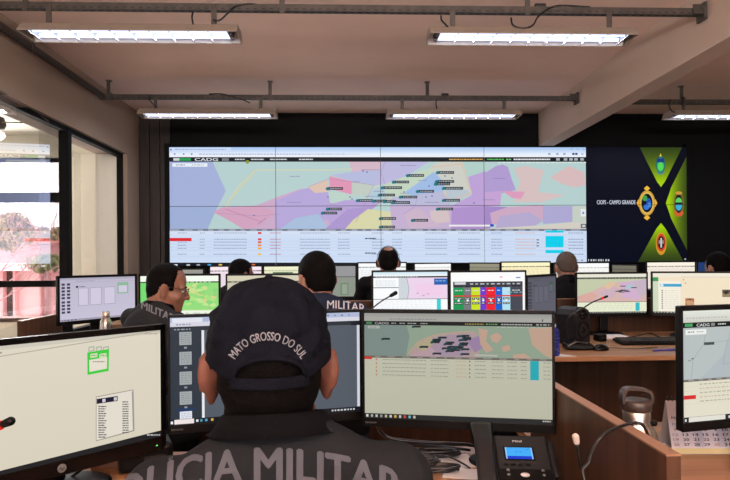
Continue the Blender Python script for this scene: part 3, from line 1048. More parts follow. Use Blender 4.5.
# bottom emblem
E.ell(661.2, 243.6, 5.4, 11.4, (206, 150, 44), 24); E.ell(661.2, 242.6, 4.6, 8.8, (204, 70, 40), 24); E.ell(661.2, 242.6, 3.3, 6.4, (24, 18, 18), 20)
E.rect(660.4, 238, 662, 247.5, (210, 206, 200)); E.ell(659.4, 242, 0.9, 2.2, (150, 146, 142), 8); E.ell(663, 242, 0.9, 2.2, (150, 146, 142), 8)
for k in range(9):
    E.rect(588.2 + k * 2.45, 259.2, 588.2 + k * 2.45 + (1.5 if k % 3 else 0.8), 261.2, (196, 200, 206))
E.rect(684.5, 258.4, 686, 259.8, (180, 184, 190))

POSN = [['upper row, far left, with the browser tab and green button', 'upper row, second from left, pink and orange zones', 'upper row, centre column, packed with vehicle tags', 'upper row, fourth column, violet and peach zones', 'upper row, last on the right, green upper emblem'],
        ['lower row, far left, with the red table cell', 'lower row, second from left, yellow map corner over table', 'lower row, centre column, table under lilac zones', 'lower row, fourth column, with the cyan blocks', 'lower row, last on the right, green lower emblem']]
for r in range(2):
    for c in range(5):
        x0 = VX0 + c * PW
        z0 = VZ1 - (r + 1) * PH
        t = thing('video_wall_display', 'thin-bezel video wall display, ' + POSN[r][c], 'display', (x0, VY, z0), 0, 'displays of the video wall')
        bm = new(); add_box(bm, (PW / 2, 0.045, PH / 2), (PW - 0.0004, 0.086, PH - 0.0004)); obj('housing', bm, M_PLAST, t)
        cv = E if c == 4 else V
        b = 0.0028
        cv.mesh('screen', (x0 + b, z0 + b, x0 + PW - b, z0 + PH - b), 1.5e-5, M_SCREEN, t).location = (b, 0.0015, b)
for k, (x, w) in enumerate(((VX0 - 0.035, 0.06), (VX1 + 0.035, 0.06))):
    bm = new(); add_box(bm, (x, VY + 0.06, (VZ0 + VZ1) / 2), (w, 0.06, 2 * PH + 0.1), 0.004); struct('trim_%d' % (3 + k), bm, M_BLACKW)
# ================================================================== DESKS
DZ = 0.75


def desk(label, x0, x1, y0, y1, panel_y, back_top=None, legs=(), back_x0=None):
    t = thing('desk', label, 'desk', ((x0 + x1) / 2, (y0 + y1) / 2, 0), 0)
    ox, oy = t.location.x, t.location.y
    bm = new(); add_box(bm, (0, 0, DZ - 0.0125), (x1 - x0, y1 - y0, 0.025), 0.003); obj('worktop', bm, M_TOP, t)
    bm = new(); add_box(bm, (0, panel_y - oy, (DZ - 0.025) / 2), (x1 - x0 - 0.02, 0.018, DZ - 0.027)); obj('modesty_panel', bm, M_WALNUT, t)
    if back_top:
        bx0 = back_x0 or x0
        bm = new(); add_box(bm, ((bx0 + x1) / 2 - ox, y1 - oy + 0.0135, back_top / 2), (x1 - bx0, 0.025, back_top), 0.002); obj('back_panel', bm, M_WALNUT, t)
        bm = new(); add_box(bm, ((bx0 + x1) / 2 - ox, y1 - oy + 0.0135, back_top + 0.002), (x1 - bx0, 0.026, 0.004)); obj('edge_band', bm, M_EDGE, t)
    for x in legs:
        bm = new(); add_box(bm, (x - ox, (y0 + y1) / 2 - oy - 0.02, (DZ - 0.025) / 2), (0.025, y1 - y0 - 0.12, DZ - 0.027)); obj('leg', bm, M_WALNUT, t)
    return t


desk('long walnut desk of the nearest row, left of the low partition', -1.62, 0.516, 1.02, 1.655, 1.6, None, (-1.59, -0.75, 0.5))
desk('walnut desk of the nearest row, right of the low partition, carrying the calendar', 0.548, 2.1, 0.98, 1.86, 1.8, None, (0.59, 2.07))
desk('long walnut desk of the second row with speaker and keyboard on it', X_at(22, 3.6) + 0.004, 3.3, 3.10, 4.12, 3.75, 0.985, (-1.83, -0.4, 1.1, 3.27), -1.28)
desk('long walnut desk of the third row in front of the video wall', -2.0, 4.6, 4.98, 5.98, 5.7, None, (-1.97, 0.1, 2.2, 4.57))


def partition(label, x0, x1, y0, y1, z):
    t = thing('desk_partition', label, 'partition', ((x0 + x1) / 2, (y0 + y1) / 2, 0), 0, 'walnut partitions between workplaces')
    bm = new(); add_box(bm, (0, 0, (z - 0.003) / 2), (x1 - x0, y1 - y0, z - 0.003), 0.0015); obj('board', bm, M_PART, t)
    bm = new(); add_box(bm, (0, 0, z - 0.0015), (x1 - x0, y1 - y0, 0.003)); obj('edge_band', bm, M_EDGE, t)
    return t


partition('walnut partition with light top edge beside the steel bottle', 0.5195, 0.544, 0.93, 1.62, 0.962)
partition('walnut partition of the second row beside the dark oblique monitor', 1.172, 1.196, 3.45, 3.68, 0.955)
partition('walnut partition at the left end of the second row below the window', X_at(22, 3.6) - 0.03, X_at(22, 3.6), 3.6, 4.11, 0.925)


# ================================================================== MONITORS
def monitor(label, L, Rr, ztop, draw, hgt=None, bez=(0.011, 0.012, 0.019), dim=1.0, logo=None, led=None, stand=True, bscale=1.0, noff=0.0, deskz=DZ, group='monitors on the desks', btn=False, by=0.05):
    """L, Rr: plan positions of the left and right screen edge; ztop: height of the screen's top edge"""
    L, Rr = Vector((L[0], L[1], 0)), Vector((Rr[0], Rr[1], 0))
    w = (Rr - L).length
    h = hgt or w * 9 / 16
    ex = (Rr - L).normalized()
    ang = math.atan2(ex.y, ex.x)
    z0 = ztop - h
    c = (L + Rr) / 2
    t = thing('monitor', label, 'monitor', (c.x, c.y, deskz), ang, group)
    bs, bt, bb = bez
    zo = z0 - deskz
    # housing
    bm = new()
    fw, fh = w + 2 * bs, h + bt + bb
    cz = zo - bb + fh / 2
    add_box(bm, (0, 0.013, cz), (fw, 0.020, fh), 0.004)
    n = 14
    rings = []
    for y, sx, sz in ((0.021, 0.96, 0.92), (0.032, 0.9, 0.84), (0.043, 0.7, 0.6), (0.05, 0.42, 0.4)):
        rr = []
        for k in range(28):
            a = 2 * PI * k / 28
            ca, sa = math.cos(a), math.sin(a)
            rr.append(Vector((math.copysign(abs(ca) ** 0.35, ca) * fw / 2 * sx, y, cz + math.copysign(abs(sa) ** 0.35, sa) * fh / 2 * sz)))
        rings.append(rr)
    add_rings(bm, rings)
    obj('housing', bm, M_PLAST, t)
    bm = new()
    e = 0.0026
    for (x, z, sx, sz) in ((0, zo + h + bt / 2 + 0.0005, fw, bt), (0, zo - bb / 2, fw, bb), (-w / 2 - bs / 2, cz, bs, fh), (w / 2 + bs / 2, cz, bs, fh)):
        add_box(bm, (x, 0.002, z), (sx, 0.006, sz), 0.0012)
    obj('bezel', bm, M_PLAST_G if btn else M_PLAST, t)
    # screen
    Mi = Matrix.Translation((L.x, L.y, z0)) @ Matrix.Rotation(ang, 4, 'Z')
    Mi = Mi.inverted()
    o2, = (Mi @ CAM_LOC,)
    R3 = Mi.to_3x3()

    def p2(px, py):
        d = R3 @ ray(px, py)
        k = -o2.y / d.y
        q = o2 + d * k
        return q.x, q.z

    def uv(u, v):
        return u * w, (1 - v) * h
    cv = Canvas(p2, dim)
    cv.p2, cv.uv = p2, uv
    cv.to = uv
    draw(cv)
    s = cv.mesh('screen', (0, 0, w, h), 6e-6, M_SCREEN, t)
    s.location = (-w / 2, 0.0008, zo)
    if stand:
        bm = new()
        add_box(bm, (noff, 0.062, (cz + 0.02) / 2 + 0.01), (0.06, 0.03, cz), 0.01)
        obj('stand_neck', bm, M_PLAST, t)
        bm = new()
        add_lathe(bm, [(0.11, 0.0006), (0.112, 0.006), (0.105, 0.012), (0.05, 0.016), (0.03, 0.02)], (0, 0, 0), 32, 0, Matrix.Translation((noff, by, 0)) @ Matrix.Diagonal((1.15 * bscale, 0.85 * bscale, 1, 1)))
        obj('stand_base', bm, M_PLAST, t)
    if logo == 'hp':
        bm = new()
        add_cyl(bm, (0, -0.0022, zo - bb * 0.5), (0, -0.0012, zo - bb * 0.5), 0.0095, seg=24)
        g = obj('round_logo', bm, M_PLAST_L, t)
        bm = new()
        P, W = glyphs('hp', 0.0, 0.25)
        for q in P:
            bm.faces.new([bm.verts.new((-0.0055 + x * 0.011 / W, -0.0026, zo - bb * 0.5 - 0.004 + y * 0.008)) for x, y in q])
        obj('logo_letters', bm, M_PLAST, g)
    elif logo:
        bm = new()
        P, W = glyphs(logo, 0.0)
        for q in P:
            bm.faces.new([bm.verts.new((-w / 2 + 0.002 + x * 0.028 / W, -0.0018, zo - bb * 0.62 + y * 0.0062)) for x, y in q])
        obj('logo_letters', bm, M_PLAST_L, t)
    if led:
        bm = new(); add_ell(bm, (w / 2 - 0.012, -0.0015, zo - bb * led), (0.0024, 0.0012, 0.0016), None, 8, 6); obj('power_light', bm, M_LED, t)
    return t


def px(cv):
    cv.to = cv.p2


def uvm(cv):
    cv.to = cv.uv


# --- drawings
def d_hp(c):
    c.rect(0, 0, 1, 1, (222, 214, 196), (216, 208, 188))
    c.rect(0, 0, 1, 0.03, (206, 200, 186))
    px(c)
    c.line([(-40, 363), (165, 329.6)], 0.9, (176, 168, 150)); c.dashes(145, 158, 333, 1.4, (178, 168, 150)); c.dashes(-2, 2, 352, 1.6, (150, 148, 140))
    for x in (88.5, 96, 103):
        c.poly([(x, 347), (x + 6, 346), (x + 6, 351), (x, 352)], (168, 178, 156)); c.poly([(x + 1, 348), (x + 5, 347.3), (x + 5, 350), (x + 1, 350.8)], (218, 212, 196))
    c.poly([(87.4, 352.5), (109.2, 349), (108.8, 371), (87.6, 375)], (66, 204, 66))
    c.poly([(89.4, 360), (107.3, 357), (107, 368.6), (89.5, 372)], (230, 222, 206))
    for x in (90.5, 99.5):
        c.poly([(x, 354), (x + 7, 352.9), (x + 7, 357), (x, 358.2)], (206, 220, 180)); c.dashes(x + 1, x + 6, 355, 0.8, (90, 150, 70))
    c.dashes(93, 105, 361.3, 0.9, (120, 120, 110))
    c.poly([(96, 396.6), (133.6, 389.4), (134.6, 431), (96, 441.4)], (156, 148, 136)); c.poly([(96.6, 397.3), (133, 390.3), (133.8, 430), (96.6, 440.4)], (226, 219, 206))
    c.poly([(132, 391.4), (133.2, 391.2), (134.2, 429.6), (133, 430)], (150, 146, 146))
    c.poly([(96.8, 399), (117.8, 396), (117.8, 401), (96.8, 404)], (30, 28, 54)); c.poly([(102.5, 399), (105.6, 398.6), (105.6, 402), (102.5, 402.5)], (210, 206, 206)); c.poly([(114, 397.4), (117, 397), (117, 400.4), (114, 400.8)], (206, 200, 200))
    for i in range(14):
        y = 406 + i * 2.35
        c.dashes(98.4, 106.5 - (i % 3), y, 1.1, (84, 80, 84), 2.5, 0.4)
        c.dashes(122.5, 128.6, y - 4.6, 1.1, (96, 92, 94), 2.5, 0.4)
    c.poly([(-40, 481), (163, 429.8), (163, 440), (-40, 500)], (34, 34, 36))
    c.dashes(147, 160, 434.3, 1.3, (196, 196, 196), 2, 0.8)


def d_pdf(c):
    c.rect(0, 0, 1, 1, (92, 98, 108))
    c.rect(0, 0, 1, 0.045, (176, 186, 214)); c.rect(0, 0.045, 1, 0.085, (214, 214, 226)); c.rect(0.01, 0.006, 0.16, 0.045, (226, 228, 238)); c.rect(0.0, 0.085, 1, 0.125, (44, 50, 58))
    c.dashes(0.03, 0.1, 0.06, 0.012, (130, 136, 160), 0.012, 0.006); c.dashes(0.74, 0.95, 0.02, 0.012, (90, 110, 150), 0.012, 0.03)
    c.rect(0.0, 0.1, 0.155, 1, (48, 56, 66)); c.rect(0.155, 0.125, 0.168, 1, (232, 232, 236)); c.rect(0.168, 0.125, 0.98, 1, (84, 91, 101)); c.rect(0.985, 0.1, 1, 0.95, (210, 214, 222))
    c.dashes(0.02, 0.1, 0.105, 0.012, (150, 156, 164), 0.014, 0.006)
    c.rect(0.95, 0.09, 1.0, 0.13, (30, 34, 40))
    for k in range(5):
        y = 0.135 + k * 0.186
        col = (164, 170, 172) if k < 4 else (226, 230, 240)
        c.rect(0.045, y, 0.105, y + 0.122, col)
        for q in range(6):
            c.dashes(0.052, 0.1, y + 0.015 + q * 0.017, 0.006, (126, 130, 132) if k < 4 else (170, 170, 186), 0.012, 0.004)
        c.rect(0.068, y + 0.14, 0.082, y + 0.156, (150, 156, 166))
    c.rect(0.03, 0.135 + 4 * 0.186 - 0.03, 0.12, 0.135 + 4 * 0.186, (34, 58, 96))
    c.rect(0, 0.95, 1, 1, (22, 25, 30)); c.rect(0.018, 0.952, 0.115, 0.995, (238, 226, 226)); c.rect(0.0, 0.965, 0.012, 0.99, (230, 234, 240))
    for x, cl in ((0.125, (220, 222, 226)), (0.145, (70, 160, 180)), (0.17, (90, 160, 200)), (0.2, (220, 180, 80))):
        c.rect(x, 0.962, x + 0.012, 0.985, cl)
    c.dashes(0.84, 0.97, 0.965, 0.016, (206, 210, 214), 0.016, 0.007)


def d_cad(c):
    T = (192, 192, 174)
    c.rect(0, 0, 1, 1, T, (184, 184, 164))
    c.rect(0, 0, 1, 0.075, (150, 150, 146), (170, 170, 164)); c.rect(0, 0.035, 1, 0.075, (164, 164, 158))
    c.dashes(0.14, 0.4, 0.05, 0.01, (136, 136, 136), 0.02, 0.006); c.rect(0.95, 0.045, 0.956, 0.065, (60, 64, 70))
    c.rect(0, 0.075, 1, 0.112, (22, 24, 26))
    c.rect(0.01, 0.083, 0.042, 0.104, (66, 130, 84)); c.text('CADG', 0.06, 0.106, 0.075, 0.022, (176, 178, 174), 0.01)
    for a, b in ((0.15, 0.18), (0.195, 0.225), (0.24, 0.29), (0.31, 0.35)):
        c.dashes(a, b, 0.09, 0.01, (150, 152, 150), 0.012, 0.003)
    c.dashes(0.55, 0.65, 0.09, 0.01, (150, 130, 70), 0.012, 0.003); c.dashes(0.66, 0.72, 0.09, 0.01, (90, 150, 90), 0.012, 0.003); c.dashes(0.74, 0.9, 0.09, 0.011, (170, 172, 170), 0.012, 0.003); c.dashes(0.92, 0.995, 0.088, 0.014, (150, 152, 150), 0.012, 0.006)
    # map
    c.rect(0, 0.112, 1, 0.405, (140, 158, 138))
    c.poly([(0, 0.112), (0.235, 0.112), (0.25, 0.22), (0.23, 0.405), (0, 0.405)], (122, 138, 132))
    c.poly([(0.24, 0.38), (0.30, 0.26), (0.38, 0.2), (0.5, 0.17), (0.6, 0.16), (0.64, 0.24), (0.62, 0.405), (0.26, 0.405)], (170, 150, 146))
    c.poly([(0.36, 0.3), (0.45, 0.2), (0.58, 0.19), (0.6, 0.3), (0.56, 0.39), (0.42, 0.405)], (160, 140, 156))
    c.poly([(0.56, 0.24), (0.63, 0.2), (0.66, 0.3), (0.6, 0.36)], (150, 126, 160))
    c.poly([(0.25, 0.405), (0.36, 0.3), (0.42, 0.405)], (178, 150, 158)); c.poly([(0.28, 0.3), (0.36, 0.22), (0.4, 0.26), (0.32, 0.36)], (172, 160, 130))
    P = (186, 156, 136)
    for q in ([(0.62, 0.13), (0.67, 0.15), (0.66, 0.25), (0.70, 0.33), (0.66, 0.36), (0.63, 0.28)], [(0.68, 0.2), (0.72, 0.17), (0.745, 0.21), (0.72, 0.27), (0.69, 0.25)], [(0.74, 0.3), (0.78, 0.28), (0.79, 0.33), (0.75, 0.35)],
              [(0.88, 0.13), (1, 0.112), (1, 0.405), (0.96, 0.37), (0.9, 0.28)], [(0.80, 0.37), (0.86, 0.36), (0.9, 0.405), (0.8, 0.405)]):
        c.poly(q, P)
    c.line([(0.24, 0.38), (0.3, 0.26), (0.38, 0.2), (0.5, 0.17), (0.6, 0.16)], 0.004, (190, 160, 120))
    for u, v in ((0.27, 0.115), (0.10, 0.235), (0.31, 0.305), (0.37, 0.26), (0.38, 0.235), (0.375, 0.25), (0.41, 0.215), (0.45, 0.26), (0.44, 0.275), (0.46, 0.3), (0.43, 0.315), (0.46, 0.32), (0.48, 0.33), (0.49, 0.31), (0.5, 0.3), (0.52, 0.28), (0.51, 0.2), (0.53, 0.195), (0.54, 0.215), (0.52, 0.235), (0.54, 0.225), (0.53, 0.32), (0.53, 0.365), (0.38, 0.365), (0.45, 0.34), (0.525, 0.265)):
        c.rect(u, v, u + 0.042, v + 0.018, (30, 42, 48)); c.rect(u - 0.006, v + 0.004, u + 0.006, v + 0.022, (24, 70, 78))
    c.rect(0.02, 0.122, 0.085, 0.146, (170, 174, 168)); c.dashes(0.03, 0.07, 0.13, 0.008, (120, 122, 120), 0.01, 0.004); c.rect(0.6, 0.375, 0.72, 0.392, (176, 176, 168))
    c.dashes(0.72, 0.98, 0.118, 0.008, (170, 176, 168), 0.02, 0.008)
    c.rect(0, 0.405, 1, 0.425, (104, 100, 94)); c.dashes(0.06, 0.98, 0.41, 0.008, (150, 148, 140), 0.03, 0.04)
    c.rect(0.0, 0.415, 0.042, 0.44, (196, 52, 46))
    for k in range(5):
        v = 0.43 + k * 0.036
        c.rect(0, v + 0.024, 1, v + 0.026, (176, 176, 158))
        for a, b in ((0.1, 0.34), (0.365, 0.38), (0.385, 0.46), (0.6, 0.66), (0.69, 0.75), (0.77, 0.82), (0.84, 0.87), (0.955, 0.99)):
            c.dashes(a, b, v + 0.008, 0.007, (140, 140, 128), 0.014, 0.004)
        c.dashes(0.5, 0.56, v + 0.008, 0.007, (186, 160, 128), 0.014, 0.004)
        c.rect(0.57, v + 0.006, 0.576, v + 0.018, (80, 70, 70)); c.rect(0.063, v + 0.004, 0.07, v + 0.018, (190, 90 + 20 * (k % 3), 60))
    c.rect(0.888, 0.425, 0.932, 0.60, (34, 166, 178))
    c.rect(0, 0.955, 1, 1, (40, 42, 42))
    for k, cl in enumerate(((210, 210, 200), (170, 170, 160), (190, 190, 180), (150, 150, 140), (190, 180, 150), (200, 200, 190), (210, 170, 90), (190, 190, 190), (200, 70, 60), (120, 170, 190), (190, 190, 180))):
        c.rect(0.008 + k * 0.026, 0.965, 0.02 + k * 0.026, 0.99, cl)
    c.dashes(0.95, 0.99, 0.966, 0.012, (190, 190, 180), 0.008, 0.003)


def d_cad2(c):
    c.rect(0, 0, 1, 1, (222, 218, 196), (226, 222, 202))
    c.rect(0, 0, 1, 0.105, (228, 232, 222), (206, 206, 196)); c.dashes(0.02, 0.28, 0.06, 0.012, (190, 190, 186), 0.016, 0.006)
    c.rect(0, 0.105, 1, 0.152, (18, 20, 24)); c.rect(0.012, 0.113, 0.06, 0.142, (70, 160, 96)); c.text('CADG', 0.085, 0.143, 0.08, 0.027, (222, 224, 222), 0.01); c.rect(0.175, 0.115, 0.2, 0.142, (130, 134, 136))
    for a, b in ((0.22, 0.27), (0.3, 0.35), (0.38, 0.46)):
        c.dashes(a, b, 0.122, 0.012, (206, 208, 206), 0.014, 0.003)
    c.rect(0, 0.152, 1, 0.62, (176, 186, 190)); c.poly([(0, 0.152), (0.3, 0.152), (0.26, 0.4), (0.1, 0.62), (0, 0.62)], (184, 192, 192))
    for q in ([(0.14, 0.2), (0.13, 0.3), (0.06, 0.44), (0.05, 0.6)], [(0.13, 0.3), (0.28, 0.28), (0.6, 0.3)], [(0.25, 0.5), (0.4, 0.44), (0.5, 0.52)], [(0.28, 0.28), (0.26, 0.4), (0.25, 0.5)]):
        c.line(q, 0.004, (158, 168, 174))
    c.rect(0.015, 0.168, 0.145, 0.215, (236, 238, 234)); c.dashes(0.03, 0.07, 0.185, 0.01, (120, 122, 120), 0.01, 0.004); c.dashes(0.085, 0.13, 0.185, 0.01, (180, 180, 180), 0.01, 0.004)
    c.rect(0.13, 0.288, 0.195, 0.313, (70, 78, 80)); c.rect(0.05, 0.425, 0.065, 0.435, (90, 100, 110)); c.dashes(0.03, 0.05, 0.44, 0.01, (110, 120, 130), 0.01, 0.004)
    c.rect(0, 0.615, 1, 0.635, (110, 106, 100)); c.dashes(0.03, 0.98, 0.62, 0.008, (170, 166, 160), 0.03, 0.03)
    for k in range(5):
        v = 0.65 + k * 0.038
        c.rect(0, v + 0.03, 1, v + 0.032, (206, 202, 184)); c.dashes(0.1, 0.9, v + 0.008, 0.009, (196, 178, 158) if k % 2 else (176, 170, 150), 0.02, 0.007)
    c.rect(0.0, 0.755, 0.075, 0.79, (214, 46, 48))
    c.rect(0, 0.95, 1, 1, (40, 42, 44)); c.rect(0.03, 0.952, 0.26, 0.995, (226, 224, 214)); c.rect(0.006, 0.965, 0.016, 0.988, (230, 230, 230))
    for k in range(5):
        c.rect(0.28 + k * 0.05, 0.965, 0.3 + k * 0.05, 0.988, ((210, 210, 210), (180, 190, 200), (190, 210, 220), (90, 150, 210), (220, 180, 80))[k])


def d_lav(c, base=(190, 184, 204), dk=(60, 60, 76)):
    b2 = tuple(min(255, int(v * 1.06)) for v in base)
    c.rect(0, 0, 1, 1, base, b2)
    c.rect(0, 0, 1, 0.05, tuple(int(v * 0.92) for v in base)); c.dashes(0.2, 0.44, 0.07, 0.014, tuple(int(v * 0.75) for v in base), 0.02, 0.008); c.rect(0.0, 0.1, 1, 0.106, tuple(int(v * .88) for v in base))
    for k in range(9):
        for x in (0.02, 0.085):
            c.rect(x, 0.12 + k * 0.078 + (0.02 if k > 4 else 0), x + 0.04, 0.17 + k * 0.078 + (0.02 if k > 4 else 0), dk)
    c.ell(0.21, 0.21, 0.016, 0.026, (26, 26, 40)); c.dashes(0.24, 0.31, 0.2, 0.02, dk, 0.02, 0.006)
    lo, hi = tuple(int(v * 0.8) for v in base), tuple(min(255, int(v * 1.1)) for v in base)
    for x in (0.225, 0.375, 0.56):
        c.rect(x, 0.24, x + 0.155 if x > .3 else x + 0.13, 0.66, lo); c.rect(x + 0.006, 0.25, x + (0.149 if x > .3 else 0.124), 0.65, hi)
    c.rect(0.745, 0.14, 0.905, 0.42, tuple(int(v * k_) for v, k_ in zip(base, (0.75, 1.0, 0.76)))); c.rect(0.765, 0.22, 0.885, 0.39, hi)
    c.rect(0, 0.955, 1, 1, tuple(int(v * 0.86) for v in base)); c.dashes(0.02, 0.2, 0.965, 0.02, dk, 0.02, 0.02)


def d_green(c):
    c.rect(0, 0, 1, 1, (246, 252, 240)); c.rect(0, 0.13, 1, 0.16, (60, 90, 60)); c.dashes(0.1, 0.9, 0.135, 0.02, (180, 210, 170), 0.05, 0.02)
    c.rect(0, 0.16, 1, 0.8, (150, 222, 128)); c.rect(0, 0.8, 1, 1, (240, 246, 230)); c.rect(0, 0.775, 1, 0.8, (176, 226, 140))
    rnd = random.Random(4)
    for k in range(60):
        u, v = rnd.uniform(0.0, 0.98), rnd.uniform(0.2, 0.74)
        g = rnd.choice(((196, 232, 150), (208, 224, 146), (176, 228, 130), (150, 214, 124), (214, 214, 140), (138, 216, 126)))
        n = 7
        c.poly([(u + 0.06 * rnd.uniform(.5, 1) * math.cos(2 * PI * i / n), v + 0.07 * rnd.uniform(.4, 1) * math.sin(2 * PI * i / n)) for i in range(n)], g)
    c.rect(0, 0.16, 0.12, 0.78, (120, 218, 116)); c.dashes(0.02, 0.98, 0.85, 0.03, (206, 214, 196), 0.06, 0.05)


def d_pink(c):
    c.rect(0, 0, 1, 1, (250, 252, 254)); c.rect(0, 0, 1, 0.09, (204, 228, 240), (238, 246, 250)); c.rect(0, 0.10, 1, 0.135, (40, 44, 48)); c.dashes(0.03, 0.6, 0.106, 0.02, (190, 194, 198), 0.03, 0.012)
    c.rect(0.34, 0.135, 1, 0.64, (236, 212, 236)); c.poly([(0.34, 0.135), (0.45, 0.135), (0.48, 0.4), (0.46, 0.64), (0.34, 0.64)], (206, 214, 220)); c.poly([(0.55, 0.3), (0.9, 0.25), (0.95, 0.55), (0.6, 0.6)], (240, 206, 234))
    c.line([(0.45, 0.135), (0.48, 0.4), (0.46, 0.64)], 0.006, (120, 140, 150))
    c.rect(0.82, 0.16, 1, 0.31, (38, 96, 176)); c.dashes(0.84, 0.98, 0.2, 0.03, (120, 170, 220), 0.03, 0.012)
    c.rect(0.0, 0.36, 0.34, 0.38, (120, 126, 132)); c.rect(0, 0.64, 1, 0.655, (110, 114, 120)); c.rect(0.855, 0.655, 0.91, 0.95, (58, 206, 212))
    for k in range(6):
        c.dashes(0.03, 0.3, 0.2 + k * 0.025, 0.008, (190, 196, 206), 0.03, 0.01)
    for k in range(5):
        c.dashes(0.03, 0.8, 0.69 + k * 0.045, 0.008, (206, 212, 220), 0.04, 0.02)
    for u, v in ((0.58, 0.5), (0.66, 0.56), (0.72, 0.52)):
        c.rect(u, v, u + 0.03, v + 0.015, (150, 120, 160))
    c.dashes(0.2, 0.35, 0.955, 0.025, (60, 64, 70), 0.02, 0.008)


def d_table(c):
    c.rect(0, 0, 1, 1, (252, 252, 253)); c.rect(0.66, 0.1, 0.70, 0.13, (240, 170, 170)); c.rect(0.88, 0.115, 0.94, 0.145, (120, 150, 190))
    c.rect(0.03, 0.24, 0.97, 1, (84, 86, 94))
    c.rect(0.03, 0.22, 0.97, 0.34, (60, 62, 70)); c.rect(0.05, 0.23, 0.2, 0.29, (210, 212, 216)); c.dashes(0.26, 0.95, 0.26, 0.03, (190, 192, 198), 0.05, 0.03)
    cols = ((24, 152, 82), (120, 122, 126), (202, 226, 34), (110, 60, 206), (240, 36, 44), (24, 96, 206), (180, 226, 240), (70, 74, 84))
    xs = (0.045, 0.245, 0.385, 0.55, 0.665, 0.835, 0.965, 1.115, 1.34)
    sc = 0.72
    for k in range(8):
        a, b = 0.03 + (xs[k] - 0.045) * sc, 0.03 + (xs[k + 1] - 0.045) * sc
        c.rect(a, 0.36, b, 0.95, cols[k])
        c.dashes(a + 0.02, b - 0.02, 0.32, 0.025, (24, 24, 30), 0.05, 0.01)
        c.dashes(a + 0.025, b - 0.02, 0.42, 0.02, (220, 224, 226), 0.03, 0.01)
        if k < 7:
            for v in (0.60, 0.71):
                c.rect(a + 0.01, v, b - 0.01, v + 0.05, (40, 40, 46)); c.dashes(a + 0.02, b - 0.02, v + 0.012, 0.022, (200, 204, 206), 0.03, 0.01)
            c.ell((a + b) / 2, 0.665, 0.016, 0.03, (236, 238, 240), 8)
    c.rect(0.03, 0.545, 0.97, 0.575, (214, 40, 44)); c.dashes(0.78, 0.96, 0.47, 0.02, (130, 180, 196), 0.04, 0.02)
    c.rect(0, 0.95, 1, 1, (240, 242, 244))


def d_map(c):
    c.rect(0, 0, 1, 1, (226, 226, 196)); c.rect(0, 0, 1, 0.08, (232, 230, 214)); c.rect(0, 0.085, 1, 0.125, (30, 32, 34)); c.dashes(0.02, 0.98, 0.095, 0.018, (150, 154, 150), 0.03, 0.02)
    c.rect(0, 0.125, 1, 0.7, (196, 202, 170)); c.poly([(0, 0.6), (0.2, 0.45), (0.4, 0.28), (0.6, 0.2), (0.8, 0.22), (1, 0.2), (1, 0.7), (0, 0.7)], (214, 180, 176))
    c.poly([(0.3, 0.5), (0.5, 0.3), (0.62, 0.4), (0.5, 0.62)], (206, 176, 190)); c.poly([(0.62, 0.22), (0.9, 0.16), (1, 0.4), (0.9, 0.66), (0.65, 0.6)], (210, 176, 206)); c.poly([(0.8, 0.2), (1, 0.13), (1, 0.5), (0.9, 0.6)], (198, 180, 196))
    c.poly([(0.36, 0.3), (0.5, 0.18), (0.56, 0.26), (0.45, 0.4)], (220, 192, 160)); c.poly([(0.7, 0.3), (0.8, 0.24), (0.82, 0.36), (0.7, 0.4)], (176, 196, 206)); c.poly([(0, 0.56), (0.2, 0.45), (0.3, 0.55), (0.2, 0.7), (0, 0.7)], (216, 170, 160))
    for u, v in ((0.62, 0.3), (0.58, 0.42), (0.62, 0.4), (0.66, 0.41), (0.6, 0.45), (0.68, 0.44), (0.78, 0.34), (0.55, 0.43)):
        c.rect(u, v, u + 0.08, v + 0.022, (56, 70, 76))
    c.rect(0, 0.7, 1, 0.715, (120, 116, 110)); c.rect(0, 0.715, 1, 0.95, (232, 236, 208)); c.rect(0.84, 0.73, 0.9, 0.94, (56, 186, 200))
    for k in range(4):
        c.dashes(0.03, 0.8, 0.75 + k * 0.045, 0.012, (206, 210, 188), 0.04, 0.02)
    c.rect(0, 0.955, 1, 1, (60, 62, 60)); c.dashes(0.02, 0.98, 0.965, 0.02, (180, 180, 170), 0.02, 0.02)


def d_list(c):
    c.rect(0, 0, 1, 1, (242, 226, 198)); c.rect(0, 0, 1, 0.09, (240, 232, 214)); c.rect(0, 0.1, 0.07, 0.2, (58, 152, 92)); c.rect(0, 0.2, 0.35, 0.95, (244, 238, 222)); c.rect(0, 0.2, 0.07, 0.95, (206, 218, 190))
    c.rect(0.09, 0.265, 0.365, 0.335, (60, 164, 206)); c.ell(0.115, 0.3, 0.022, 0.035, (222, 236, 240), 10); c.rect(0.36, 0.09, 1, 0.1, (200, 190, 170))
    for k in range(9):
        c.rect(0.11, 0.42 + k * 0.055, 0.128, 0.445 + k * 0.055, (60, 58, 54)); c.dashes(0.15, 0.33, 0.425 + k * 0.055, 0.014, (222, 214, 196), 0.04, 0.012)
    c.rect(0.385, 0.15, 0.395, 0.175, (50, 46, 46)); c.rect(0.41, 0.23, 0.42, 0.255, (60, 56, 56))
    c.rect(0.41, 0.62, 0.52, 0.80, (178, 112, 70)); c.poly([(0.41, 0.70), (0.47, 0.64), (0.52, 0.72), (0.52, 0.8), (0.44, 0.8)], (206, 156, 116)); c.poly([(0.43, 0.62), (0.5, 0.62), (0.47, 0.68)], (120, 66, 44))
    c.rect(0.865, 0.40, 0.985, 0.58, (96, 82, 66)); c.poly([(0.865, 0.5), (0.92, 0.43), (0.985, 0.5), (0.985, 0.58), (0.865, 0.58)], (150, 128, 100)); c.poly([(0.88, 0.46), (0.93, 0.42), (0.95, 0.48), (0.9, 0.52)], (48, 40, 34))
    c.rect(0, 0.955, 1, 1, (48, 48, 48)); c.dashes(0.02, 0.9, 0.965, 0.02, (190, 190, 180), 0.02, 0.02)


